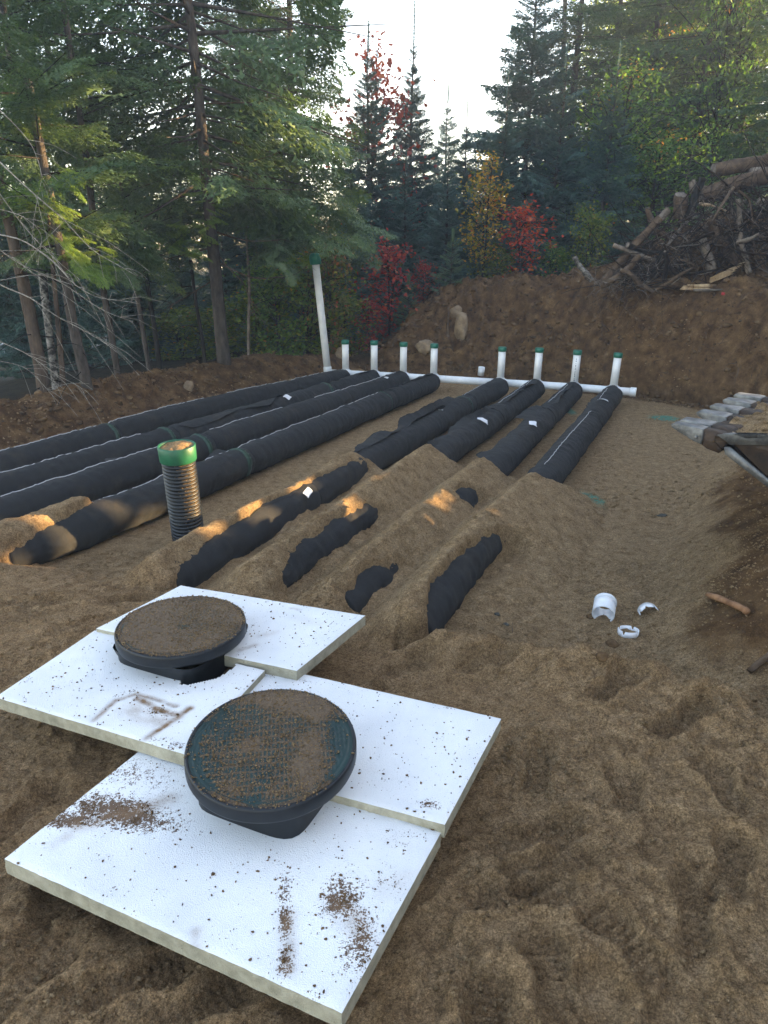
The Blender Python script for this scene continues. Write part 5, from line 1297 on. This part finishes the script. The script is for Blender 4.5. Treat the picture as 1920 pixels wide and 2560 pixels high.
# dark wall of low spruces at the back of the clearing
lowl = ['low dark spruce behind the red maple shrub', 'low dark spruce filling the gap beneath the fir spire', 'low dark spruce left of the orange maple', 'low dark spruce behind the orange red maple', 'broad dark spruce right of the orange red maple', 'low dark spruce behind the yellow green maple']
for (px, Y, s, rz), lb in zip([(880, 15.6, .62, .1), (1010, 16.2, .60, 1.1), (1110, 15.8, .58, 2.2), (1240, 16.0, .72, 3.1), (1370, 16.4, .86, 4.0), (1490, 16.2, .85, 5.0)], lowl): copy_tree(A3, base(px, Y), lb, rz, s, .95)
wallg = 'spruces of the wood behind the clearing'
lw = 'dark spruce standing in the thick wood behind the clearing'
spots = [(A1, 1480, 21, 1.25, 2.), (A2, 1570, 20, 1.15, 3.), (A1, 1690, 18.5, 1.25, 4.), (A2, 1790, 18, 1.0, 5.), (A1, 1640, 24, 1.5, .5), 
         (A1, 640, 18.5, 1.05, 2.5), (A1, 40, 14, 1.0, 4.5), (A2, 190, 16.5, 1.0, 5.5), (A1, 330, 18, .62, .7), (A2, 470, 20, .55, 1.7), (A1, -120, 13, 1.1, 2.7), (A2, 630, 22, 1.0, 3.7),
         (A3, 640, 15.5, .62, .3), (A3, 730, 15.2, .60, 1.6), (A3, 560, 15, .5, 2.6), (A3, 450, 14.5, .42, 3.2)]
wl = ['tall dark spruce behind the red topped maple', 'tall spruce right of the red topped maple', 'spruce behind the upright cut trunk of the brush pile', 'dense spruce behind the topmost logs', 'farther tall spruce in the wood behind the brush pile',
  'dark spruce between the big spruce and the spruce beside the sky', 'dark spruce behind the leftmost leaning trunk', 'dark spruce behind the torn bark trunk', 'low spruce behind the slim grey trunk', 'spruce directly behind the trunk of the big spruce', 'spruce at the far left edge behind the pale dead branches', 'tall spruce behind the slender grey sapling',
  'low dark spruce behind the grey sapling', 'low dark spruce behind the tall leaning vent pipe', 'low spruce in the shade right behind the big trunk', 'lowest small spruce beyond the left soil bank']
for (src, px, Y, s, rz), lb_ in zip(spots, wl): copy_tree(src, base(px, Y), lb_, rz, s, 1., wallg)
A1['label']; 
for px, Y, s, rz, lb_ in [(20, 12.2, .42, .4, 'small spruce thicket at the far left behind the leaning trunk'), (118, 13.5, .50, 1.4, 'small dark spruce between the birch and the torn bark trunk'),
                          (255, 12.8, .40, 2.4, 'small spruce filling the gap left of the slim grey trunk'), (345, 13.6, .46, 3.4, 'small dark spruce between the slim grey trunk and the dark pair')]: copy_tree(A3, base(px, Y), lb_, rz, s, 1.)
# the near dark spruce at the right edge
A7 = copy_tree(A1, base(1905, 15.8), 'dense dark green spruce at the right edge above the brush pile', .9, .95, 1.)
A8 = copy_tree(A2, base(1740, 22), 'tall spruce standing above the maples on the right', 2.9, 1.2, 1.)

# ---- unseen spruce rows added off to the right to shade the clearing
holes = []      # gaps cut in their crowns so low sun lights chosen spots
for (x, y, z, r_) in [(-1.37, 4.72, .79, .11), (-1.30, 4.68, .62, .08), (-1.28, 4.68, .48, .08), (-1.27, 4.68, .35, .07)] + [(*atz(px, py, zz), rr_) for px, py, zz, rr_ in
        [(455, 1318, .36, .09), (500, 1300, .36, .11), (550, 1280, .36, .12), (600, 1258, .37, .13), (650, 1240, .37, .12), (540, 1312, .22, .08), (600, 1290, .22, .08), (40, 1300, .34, .10), (80, 1288, .34, .12), (125, 1275, .33, .11), (190, 1295, .2, .10), (120, 1330, .15, .07),
         (290, 1325, .02, .09), (335, 1312, .02, .08), (200, 1365, .08, .09), (170, 1375, .08, .06), (850, 1262, .37, .08), (885, 1250, .37, .10), (800, 1280, .37, .05), (950, 1290, .25, .06), (1035, 1283, .37, .09), (1060, 1300, .3, .06), (1240, 1330, .36, .06), (880, 1290, .2, .06)]] + [
                      (-4.0, 8.6, 3.2, .3), (-3.9, 8.5, 2.3, .35), (-4.4, 8.7, 3.1, .3), (-2.9, 10.7, 3.2, .35)]: holes.append((np.array([x, y, z]), r_ * (1.25 if z < 1.2 else 1.5)))
def open_rays(P):
    keep = np.ones(len(P), bool)
    for q, r_ in holes:
        w = P - q; t = w @ SUNV; d = np.linalg.norm(w - t[:, None] * SUNV, axis=1); keep &= ~((d < r_) & (t > 0))
    return keep
SH = conifer(120, 9.5, .15, 2.3, 26, 8, PM, 'needle', .7, 25, -10, trunk_r=.12, limbs=False)
shl = 'unseen spruce added on the right to shade the clearing'
shg = 'unseen spruces added to shade the clearing'
cnt = 0
for row, (x0, y0, dx, dy, n) in enumerate([(11.0, -8, .12, 1.7, 14), (13.2, -7.2, .12, 1.8, 14)]):
    for i in range(n):
        x, y = x0 + dx * i + .3 * sin(i * 2.3 + row), y0 + dy * i; V, T, mat, tr, lb, bark = SH
        a = 1.3 * i + row; s = 1.0 + .12 * sin(i * 1.7); zg = g1(x, y) - .1
        W = V * s; ca, sa = cos(a), sin(a); cxy = W.mean(1)
        Wc = np.stack([cxy[:, 0] * ca - cxy[:, 1] * sa + x, cxy[:, 0] * sa + cxy[:, 1] * ca + y, cxy[:, 2] + zg], 1)
        k = open_rays(Wc)
        root = thing('spruce_tree', shl, 'tree', (0, 0, 0), shg)
        if cnt == 0: tm = tr.build('trunk', M['bark'], root).data
        else: o = bpy.data.objects.new('trunk', tm); link(o, root)
        if k.all():
            if 'shared' not in globals(): shared = tri_obj('crown', V, T, M['needle'], root).data
            else: o = bpy.data.objects.new('crown', shared); link(o, root)
        else: tri_obj('crown', V[k], T[k], M['needle'], root)
        root.location = (x, y, zg); root.rotation_euler = (0, 0, a); root.scale = (s, s, s); cnt += 1

# ---- leafy shrubs and small trees
tn = lambda b, s: (lambda P, f, r: b + s * r.normal(size=len(P)))
MG = leafy(201, 2.1, .75, 3200, .070, 4, .05, 1., .11, True, .02, lambda P, f, r: .35 + .25 * r.normal(size=len(P)) + .3 * (r.random(len(P)) < .08))
MR = leafy(202, 1.7, .46, 1050, .062, 3, .05, 1., .10, True, .014, tn(.45, .25))
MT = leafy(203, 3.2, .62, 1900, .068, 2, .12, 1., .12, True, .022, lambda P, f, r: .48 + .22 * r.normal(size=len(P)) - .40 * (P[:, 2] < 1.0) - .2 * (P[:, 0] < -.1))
g = leafy_obj(MG, base(768, 13.3), 'maple_shrub', 'green maple shrub with yellowing leaves beside the tall vent pipe', 'lyelgreen', 'shrub')
copy_leafy(g, base(690, 12.9), 'bushy green maple shrub between the big spruce and the vent pipe', 1.2, (.85, .85, .95), 'lgreen')
copy_leafy(g, base(818, 13.6), 'dull rusty leaved shrub just right of the vent pipe', 2.2, (.7, .7, 1.15), 'lrusty')
copy_leafy(g, base(850, 14.0), 'green undergrowth shrub behind the first standpipes', 3.2, (.8, .8, .55))
copy_leafy(g, base(640, 13.2), 'low green shrub by the slender grey sapling', 4.2, (.8, .8, .6))
copy_leafy(g, base(545, 13.0), 'low yellow green undergrowth beyond the big spruce trunk', 5.2, (.9, .9, .5), 'lyelgreen')
copy_leafy(g, base(440, 13.4), 'low dark green undergrowth left of the big spruce trunk', .7, (.9, .9, .45))
rd = leafy_obj(MR, base(975, 14.6), 'maple_shrub', 'crimson maple shrub leaning at the left end of the far bank', 'lred', 'shrub', rz=.5, sc=(1.2, 1.2, 1.25))
copy_leafy(rd, base(925, 14.2), 'small crimson maple low beside the end of the bank', 2.2, (.9, .9, .62))
copy_leafy(rd, base(1060, 14.9), 'low red maple seedling on the crest of the bank', 1.2, (.6, .6, .5))
orr = copy_leafy(rd, base(1300, 14.9), 'bright orange red maple on the bank, right of the orange one', 3.0, (1.15, 1.15, 1.02), 'lorred')
orr.location.z = 1.25
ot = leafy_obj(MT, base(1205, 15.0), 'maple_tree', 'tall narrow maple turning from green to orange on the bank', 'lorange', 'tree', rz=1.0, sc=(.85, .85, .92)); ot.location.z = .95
yg = copy_leafy(g, base(1465, 15.2), 'yellow green young maple standing left of the brush pile', 2.0, (.62, .62, .80), 'lyelgreen'); yg.location.z = 1.3
copy_leafy(g, base(1380, 15.4), 'small green shrub right of the orange red maple', 2.9, (.55, .55, .45), 'lgreen').location.z = 1.3
copy_leafy(g, base(1245, 15.2), 'yellow green leaves filling in behind the orange maple', 1.9, (.5, .5, .55), 'lyelgreen').location.z = 1.1
# larger leafy trees on the right
LT = leafy(210, 5.6, 1.5, 6500, .10, 3, .12, 1., .16, False, .05, lambda P, f, r: .30 + .16 * r.normal(size=len(P)) + .75 * sstep(.78, 1.0, f) * (r.random(len(P)) < .32) )
lt = leafy_obj(LT, base(1500, 17.2), 'maple_tree', 'leafy maple with reddening top in front of the right hand spruces', 'lgreen', 'tree', rz=.4)
copy_leafy(lt, base(1590, 16.6), 'green maple rising straight behind the brush pile', 1.9, (.9, .9, .78))
copy_leafy(lt, base(1400, 17.0), 'low spreading green maple left of the red topped one', 2.7, (.8, .8, .62))
t2 = copy_leafy(lt, base(1745, 17.5), 'tall thin leaved maple with red tinted twigs near the right edge', 3.6, (.85, .85, 1.42))
copy_leafy(lt, base(1660, 19.5), 'green leafed tree between the spruces on the right', 4.6, (.9, .9, 1.3))
yl = copy_leafy(lt, base(1600, 27), 'sunlit yellow leaved tree glowing behind the right hand spruces', .6, (1.9, 1.9, 1.9), 'lyellow')
copy_leafy(lt, base(1480, 29), 'sunlit yellow tree farther left behind the spruces', 1.6, (1.7, 1.7, 1.9), 'lyellow')
copy_leafy(lt, base(330, 24), 'glowing yellow tree seen through the dark left spruces', 2.6, (1.3, 1.3, .95), 'lyellow')
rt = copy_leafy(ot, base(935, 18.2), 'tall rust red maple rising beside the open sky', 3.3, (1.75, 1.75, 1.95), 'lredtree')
# birch stem lit pale on the right
bt, cbt = trunk_tree('birch_tree', 'pale slender birch stem among the right hand spruces', 1408, 640, 18.6, 1412, 60, 18.6, .075, .05, 'birch', 12, 1.6)
crown_r = leafy(215, 2.8, 1.0, 900, .09, 2, .1, 1., .15, False, .02, tn(.5, .2))
# small spruce seedlings on the bank
SD = conifer(130, 1.15, .08, .42, 10, 5, PM, 'needlepale', .8, 40, 10, trunk_r=.014, tiplong=.22)
sd = make_tree(SD, (0, 0, 0), 'spruce_sapling', 'pale green spruce sapling between red seedling and orange maple', cat='sapling')
sp_ = base(1128, 14.6); sd.location = (sp_[0], sp_[1], g1(sp_[0], sp_[1]) - .05)
sp_ = base(1022, 14.5); copy_tree(sd, (sp_[0], sp_[1], g1(sp_[0], sp_[1]) - .05), 'little spruce sapling in front of the crimson shrub', 1.0, .9)
# dark gabled roof glimpsed in the gap
hx = atY(1075, 560, 34); hs = thing('house', 'dark gabled house roof glimpsed low between the trees', 'house', (hx[0], hx[1], 0))
mb = MB(); x, y, z = hx; mb.add([(x - 2.6, y - 1, 0), (x + 1.2, y - 1, 0), (x + 1.2, y + 5, 0), (x - 2.6, y + 5, 0), (x - 2.6, y - 1, 3.0), (x + 1.2, y - 1, 3.0), (x + 1.2, y + 5, 3.0), (x - 2.6, y + 5, 3.0), (x - .7, y - 1, 4.1), (x - .7, y + 5, 4.1)],
       [(4, 5, 8), (6, 7, 9)], [(0, 1, 5, 4), (1, 2, 6, 5), (2, 3, 7, 6), (3, 0, 4, 7)]); mb.build('wall', M['wallw'], hs, False)
mb = MB(); 
for sg in (-1, 1):
    a = np.array([x - .7, y - 1.3, 4.22]); b = np.array([x - .7 + sg * 2.3, y - 1.3, 2.86]); e = np.array([0, 6.6, 0]); n = np.array([0, 0, .10])
    mb.add([a, b, b + e, a + e, a + n, b + n, b + e + n, a + e + n], None, [(0, 1, 2, 3), (4, 5, 6, 7), (0, 1, 5, 4), (1, 2, 6, 5), (2, 3, 7, 6), (3, 0, 4, 7)])
mb.build('roof', M['roof'], hs, False)
mb = MB(); mb.add([(x - 1.2, y - 1.03, 1.2), (x - .2, y - 1.03, 1.2), (x - .2, y - 1.03, 2.3), (x - 1.2, y - 1.03, 2.3), (x - 1.2, y - .98, 1.2), (x - .2, y - .98, 1.2), (x - .2, y - .98, 2.3), (x - 1.2, y - .98, 2.3)], None, [(0, 1, 2, 3), (0, 1, 5, 4), (1, 2, 6, 5), (2, 3, 7, 6), (3, 0, 4, 7)]); mb.build('window', M['window'], hs, False)

# ================================================================== BRUSH PILE AND DEBRIS
def log(name, label, pts, Y, r0, r1, mat, cat='log', n=16, dY=0., rough=.12, seed=0, ends=True, cut='greywood', k=14, stubs=0, group=None):
    P = [atY(x, y, Y + dY * i / max(1, len(pts) - 1)) for i, (x, y) in enumerate(pts)]
    c = curve_pts(P, n, min(r0, .02) * .8, seed); root = thing(name, label, cat, c[0], group)
    mb = MB(); tube(mb, c, np.linspace(r0, r1, n) * (1 + .06 * vnoise(np.arange(n) * .9, np.full(n, seed + .5))), k, False, rough, seed); mb.build('bark', M[mat], root)
    if ends and r0 > .02:
        for a, b, r_ in ((0, 1, r0), (n - 1, n - 2, r1)):
            mb = MB(); d = c[a] - c[b]; d /= np.linalg.norm(d); tube(mb, [c[a] - d * .01, c[a] + d * .002], [r_ * .96, r_ * .93], k, True, rough, seed); mb.build('cut_end', M[cut], root)
    if stubs:
        r = np.random.default_rng(seed); mb = MB()
        for q in range(stubs):
            i = r.integers(1, n - 1); d = r.normal(size=3); d /= np.linalg.norm(d); L = r.uniform(.1, .5); tube(mb, curve_pts([c[i], c[i] + d * (r0 + L * .5), c[i] + d * (r0 + L) + [0, 0, -.05]], 5, .015, q), np.linspace(r1 * .25 + .003, .002, 5), 4, False)
        mb.build('broken_twigs', M['darkwood'], root)
    return root
log('log', 'long cut log lying on top of the brush pile, running out of frame', [(1782, 428), (1860, 412), (1990, 392)], 12.6, .10, .12, 'deadwood', seed=1, cut='greywood')
log('log', 'slimmer greyish log right under the topmost log', [(1878, 432), (1990, 420)], 12.4, .065, .07, 'greywood', seed=2, cut='greywood')
log('log', 'thick brown log sloping down under the topmost log', [(1752, 492), (1830, 462), (1975, 425)], 12.3, .13, .12, 'deadwood', seed=3, cut='greywood')
log('stump', 'short upright cut trunk with a sawn face on the brush pile', [(1698, 545), (1700, 510), (1703, 486)], 12.0, .105, .10, 'deadwood', 'stump', 8, -.05, seed=4, cut='greywood')
log('log', 'dark pole leaning right beside the upright cut trunk', [(1718, 550), (1738, 490), (1755, 445)], 11.9, .065, .055, 'barkdark', seed=5, cut='greywood')
log('log', 'short splintered stub behind the upright cut trunk', [(1738, 480), (1731, 452)], 12.1, .07, .05, 'greywood', seed=6, rough=.4, n=6)
log('log', 'dark broken stub standing left of the upright cut trunk', [(1640, 570), (1648, 530)], 12.0, .05, .045, 'barkdark', seed=7, n=6)
log('log', 'small leaning stub at the top left of the pile', [(1628, 555), (1617, 522)], 12.2, .05, .04, 'deadwood', seed=8, n=6)
log('log', 'long shattered log slanting down the left side of the pile, pale splinters showing', [(1672, 525), (1610, 590), (1560, 650), (1510, 700)], 11.7, .055, .05, 'greywood', seed=9, rough=.5, n=22)
log('log', 'second slanting log beneath the shattered one', [(1655, 545), (1580, 620), (1520, 690), (1492, 712)], 11.6, .06, .045, 'deadwood', seed=10, rough=.35, n=22)
log('log', 'thin brown log propped against the left foot of the pile', [(1600, 640), (1545, 690), (1500, 716)], 11.4, .045, .05, 'deadwood', seed=11, rough=.3)
log('pole', 'straight pale pole sticking out left from the pile', [(1533, 612), (1580, 630), (1637, 648)], 11.5, .035, .03, 'greywood', 'pole', seed=12, rough=.1, cut='freshwood')
log('branch', 'pale peeling birch branch poking up left of the pile', [(1434, 642), (1456, 675), (1480, 702)], 11.9, .035, .04, 'birch', 'branch', seed=13, rough=.3)
log('branch', 'crooked brown branch bending over the foot of the pile', [(1550, 676), (1580, 690), (1600, 710), (1632, 730)], 11.3, .03, .04, 'deadwood', 'branch', seed=14, rough=.3, stubs=3)
log('root_stem', 'thick contorted stem running down the middle of the pile', [(1770, 545), (1790, 590), (1815, 625), (1840, 660), (1860, 695)], 11.5, .06, .085, 'deadwood', 'root', seed=15, rough=.35, n=24)
log('branch', 'pale bare branch rising in front of the thick contorted stem', [(1843, 500), (1850, 560), (1856, 620), (1870, 680)], 11.3, .03, .04, 'greywood', 'branch', seed=16, rough=.3, stubs=4)
log('log', 'short grey log end sticking out low in the middle of the pile', [(1755, 600), (1770, 640), (1780, 675)], 11.45, .06, .075, 'greywood', seed=17, rough=.2, n=8)
log('pole', 'thick pole lying level in the left middle of the pile', [(1632, 575), (1670, 592), (1705, 610)], 11.8, .045, .04, 'deadwood', 'pole', seed=18, rough=.2)
log('branch', 'long thin dark branch crossing the right side of the pile', [(1790, 610), (1850, 628), (1930, 640)], 11.2, .018, .012, 'darkwood', 'branch', seed=19, stubs=6, ends=False)
log('log', 'stubby log end showing at the right edge below the top logs', [(1895, 500), (1960, 520)], 11.8, .05, .05, 'greywood', seed=20, n=6)
log('branch', 'thin dead limb with twigs hanging at the upper right of the pile', [(1845, 478), (1870, 500), (1880, 560), (1885, 640)], 11.35, .018, .012, 'deadwood', 'branch', seed=21, stubs=8, ends=False)
log('pole', 'pale split pole lying near the top of the pile', [(1745, 508), (1790, 515), (1820, 528)], 11.9, .022, .012, 'freshwood', 'pole', seed=22, rough=.4)
r = np.random.default_rng(91)
for q in range(46):
    px = r.uniform(1560, 1980); top = 500 + max(0, (1750 - px)) * .95; py = r.uniform(min(top, 690), 705); a = r.normal() * .9 + (-.9 if px < 1680 else r.choice([-1.2, 1.0, .2])); L = r.uniform(40, 130)
    log('branch', 'broken branch jumbled into the brush pile', [(px - cos(a) * L / 2, py - sin(a) * L / 2), (px + r.normal() * 6, py + r.normal() * 6), (px + cos(a) * L / 2, py + sin(a) * L / 2)], r.uniform(11.3, 12.3), r.uniform(.018, .045), r.uniform(.012, .03), ['deadwood', 'darkwood', 'barkdark', 'greywood'][q % 4], 'branch', 9, r.normal() * .3, .3, 100 + q, k=7, group='broken branches of the brush pile')
# tangle of roots and twigs: past counting
r = np.random.default_rng(44); mb = MB()
for q in range(1000):
    px = r.uniform(1560, 1990); top = 470 + max(0, (1760 - px)) * .95 - max(0, px - 1760) * .12; py = r.uniform(min(top, 700), 715)
    if r.random() < .25: px, py = r.normal(1850, 50), r.normal(600, 50)
    p = atY(px, py, r.uniform(11.2, 12.6)); 
    L = r.uniform(.15, .9); a = r.normal() * .8 + r.choice([0, pi]); d = np.array([cos(a), r.normal() * .4, r.normal() * .7 - .1]); d /= np.linalg.norm(d); dr = r.normal(size=3) * .35
    c = curve_pts([p, p + d * L * .35 + dr * .15 * L, p + d * L * .7 + dr * .45 * L, p + (d * L + dr * L * .9)], 7, .02, q); r0 = r.choice([.004, .007, .012, .02], p=[.5, .3, .15, .05])
    tube(mb, c, np.linspace(r0, r0 * .3, 7), 4, False)
tag(mb.build('root_tangle', M['darkwood']), 'tangle of dark roots and twigs through the brush pile', 'roots', None, 'stuff')
mb = MB()
for q in range(240):
    px = r.uniform(1480, 1960); top = 500 + max(0, (1760 - px)) * .95; py = r.uniform(min(top, 700), 725); p = atY(px, py, r.uniform(11.1, 12.0))
    L = r.uniform(.15, .6); a = r.normal() * .9 + r.choice([0, pi]); d = np.array([cos(a), r.normal() * .4, r.normal() * .8]); c = curve_pts([p, p + d * L * .5 + r.normal(size=3) * .06, p + d * L], 6, .015, q)
    tube(mb, c, np.linspace(r.choice([.003, .005, .008]), .0015, 6), 3, False)
tag(mb.build('pale_twigs', M['greywood']), 'scatter of pale broken twigs over the brush pile', 'twigs', None, 'stuff')
# fine roots hanging from the cut bank
mb = MB()
for q in range(420):
    px = r.uniform(1000, 1960); py = r.uniform(720, 960); p = gray(px, py)
    if polydist(p[:1], p[1:2], BERM)[0][0] < .05: continue
    L = r.uniform(.06, .35); d = np.array([r.normal() * .5, -.35, r.normal() * .6 - .3]); c = curve_pts([p + [0, .05, 0], p + d * L * .5 + r.normal(size=3) * .03, p + d * L + [0, 0, -.08 * L]], 6, .01, q)
    tube(mb, c, np.linspace(r.choice([.004, .007, .012]), .002, 6), 3, False)
tag(mb.build('bank_roots', M['deadwood']), 'thin torn roots hanging out of the dug bank', 'roots', None, 'stuff')
def stone(name, label, px, py, size, mat='stone', cat='stone', flat=.7, seed=0, lift=.2, sx=1., base_=ICO2, off=0., rot=0):
    p = gray(px, py); v, f = base_; s = np.array([sx, 1., flat]); n = fbm(v[:, 0] * 1.6 + seed, v[:, 1] * 1.6 + v[:, 2] * 1.3, 3, seed)
    ca, sa = cos(rot), sin(rot); W = v * (1 + .38 * n)[:, None] * s * size; W = np.stack([W[:, 0] * ca - W[:, 2] * sa, W[:, 1], W[:, 0] * sa + W[:, 2] * ca], 1)
    mb = MB(); mb.add(W + p + [0, -off, size * flat * lift], f); return tag(mb.build(name, M[mat], smooth=True), label, cat)
stone('stone', 'tan rounded rock standing out of the far bank', 1152, 818, .17, 'stone', 'stone', 1.5, 3, .0, .75, off=.05)
stone('stone', 'upper knob of the tan rock on the far bank', 1140, 782, .11, 'stone', 'stone', 1.1, 4, .0, 1., off=.05)
stone('stone', 'smooth boulder at the foot of the bank between two standpipes', 1063, 872, .18, 'stone', 'stone', .75, 5, .1)
stone('stone', 'pale round stone by the first standpipe at the bank foot', 850, 893, .10, 'stone', 'stone', 1.3, 6, .3)
stone('stone', 'pale tan stone bedded in the left soil bank', 470, 970, .075, 'stone', 'stone', 1.2, 7, .1)
stone('stone', 'grey slab of rock at the foot of the brush pile', 1690, 708, .26, 'soilclod', 'stone', .40, 8, .0, 1.5)
stone('stone', 'round dark boulder within the right side of the brush pile', 1850, 612, .22, 'darkstone', 'stone', .8, 9, .1)
stone('soil_clod', 'brown clod beside the white pipe offcut', 1474, 1544, .022, 'clod', 'clod', .8, 10, .3, 1., ICO1)
stone('stone', 'dark flat stone on the field left of the lower green paint', 1655, 1290, .03, 'darkstone', 'stone', .4, 11, .3, 1.5, ICO1)
stone('stone', 'small grey stone at the foot of the right sand ridge', 1243, 1538, .018, 'darkstone', 'stone', .7, 12, .3, 1., ICO1)
stone('stone', 'small black pebble nearer than the grey stone by the ridge foot', 1265, 1562, .016, 'darkstone', 'stone', .6, 13, .3, 1.2, ICO1)
stone('soil_clod', 'reddish clod on the trodden sand below the white ring', 1505, 1645, .028, 'soilclod', 'clod', .7, 14, .3, 1., ICO1)
stone('soil_clod', 'reddish clod nearer the camera below the white ring', 1530, 1612, .035, 'clod', 'clod', .6, 15, .2, 1., ICO1)
# split timber on the bank
def chunk(mb, c, d, w, h, seed):
    r = np.random.default_rng(seed); d = np.array(d, float); L = np.linalg.norm(d); d /= L; a, b = frame_of(d); V = []
    for t in (0, .35, .7, 1):
        for (x, y) in ((-1, -1), (1, -1), (1, 1), (-1, 1)): V.append(c + d * L * t * (1 + .06 * r.normal()) + a * x * w * r.uniform(.35, .6) + b * y * h * r.uniform(.35, .6))
    Q = [(i * 4 + j, i * 4 + (j + 1) % 4, (i + 1) * 4 + (j + 1) % 4, (i + 1) * 4 + j) for i in range(3) for j in range(4)] + [(3, 2, 1, 0), (12, 13, 14, 15)]
    mb.add(V, None, Q)
p = gray(1728, 728); tb = thing('split_timber', 'pale shattered slab of wood on the bank in front of the pile', 'split timber', p)
for q in range(7):
    mb = MB(); chunk(mb, p + np.array([-.18 + .03 * q, -.05 + .03 * (q % 3), .03 + .018 * (q % 4)]), (.42 - .03 * q, .02 * (q % 3 - 1), .01), .07, .03, q); mb.build('splinter', M['freshwood'], tb, False)
p = gray(1770, 735); mb = MB(); chunk(mb, p + [-.25, -.12, .05], (.95, .12, .03), .09, .035, 20); tag(mb.build('plank', M['plank'], smooth=False), 'dark dirty plank lying beside the shattered slab', 'plank')
p = gray(1790, 712); tb = thing('split_timber', 'pale splintered wedge of wood above the dark plank', 'split timber', p)
for q in range(4): mb = MB(); chunk(mb, p + np.array([-.10, 0, .03 + .02 * q]), (.30 + .05 * q, 0, .13 + .03 * q), .04, .025, 30 + q); mb.build('splinter', M['freshwood'], tb, False)
p = gray(1797, 744); mb = MB(); lathe(mb, [(0, 0), (.02, 0), (.026, .01), (.026, .03), (.02, .04), (0, .042)], 14, p + [0, -.12, .04]); tag(mb.build('red_cap', M['red']), 'tiny red plastic cap on the bank by the plank', 'cap')
# sticks on the right slope
def stick(label, px0, py0, px1, py1, r0, r1, mat, seed, lift=.02, name='stick'):
    a, b = gray(px0, py0), gray(px1, py1); a = a + [0, 0, lift]; b = b + [0, 0, lift]
    mb = MB(); c = curve_pts([a, (a + b) / 2 + [0, 0, .01], b], 12, r0 * .3, seed); tube(mb, c, np.linspace(r0, r1, 12), 10, True, .15, seed); return tag(mb.build(name, M[mat]), label, 'stick')
M['redstick'] = simple('reddish_stick', (.12, .055, .025), (.30, .16, .08), 14, .7, .3, .004, 40, (1, 1, 1))
stick('reddish brown stick lying on the right slope beyond the white offcuts', 1768, 1497, 1866, 1538, .016, .018, 'redstick', 1)
stick('weathered stick poking in from the right edge', 1872, 1690, 1945, 1630, .014, .02, 'deadwood', 2)
stick('tiny yellowish twig standing near the right ridge foot', 1280, 1590, 1281, 1566, .002, .002, 'deadwood', 3, .02)
log('root_stem', 'dark rotten root jutting in from the right edge of the field', [(1795, 1310), (1850, 1335), (1935, 1375)], 5.1, .02, .045, 'barkdark', 'root', 12, .3, .4, 31, stubs=3)
log('root_stem', 'upright thin root against the tan rock on the far bank', [(1122, 770), (1121, 800), (1120, 842)], 12.75, .02, .03, 'deadwood', 'root', 8, 0, .4, 32)
stick('thin bent root trailing down the left bank to the first pipe', 236, 985, 264, 1045, .007, .004, 'deadwood', 4, .02)

# ================================================================== haze box added to lift the forest, standing in for lens veil
mb = MB(); x0, x1, y0, y1, z0_, z1_ = -69.5, 69.5, -29.5, 118, -3.0, 22.0
mb.add([(x0, y0, z0_), (x1, y0, z0_), (x1, y1, z0_), (x0, y1, z0_), (x0, y0, z1_), (x1, y0, z1_), (x1, y1, z1_), (x0, y1, z1_)], None,
       [(3, 2, 1, 0), (4, 5, 6, 7), (0, 1, 5, 4), (1, 2, 6, 5), (2, 3, 7, 6), (3, 0, 4, 7)])
hm = bpy.data.materials.new('veil_haze'); hm.use_nodes = True; hn = hm.node_tree; hn.nodes.clear()
ho = hn.nodes.new('ShaderNodeOutputMaterial'); hv = hn.nodes.new('ShaderNodeVolumePrincipled')
hv.inputs['Color'].default_value = (.80, .90, 1.0, 1); hv.inputs['Density'].default_value = .0042; hv.inputs['Anisotropy'].default_value = .3
hn.links.new(hv.outputs[0], ho.inputs['Volume'])
tag(mb.build('haze', hm, smooth=False), 'added bluish haze volume that veils and lightens the trees', kind='stuff')
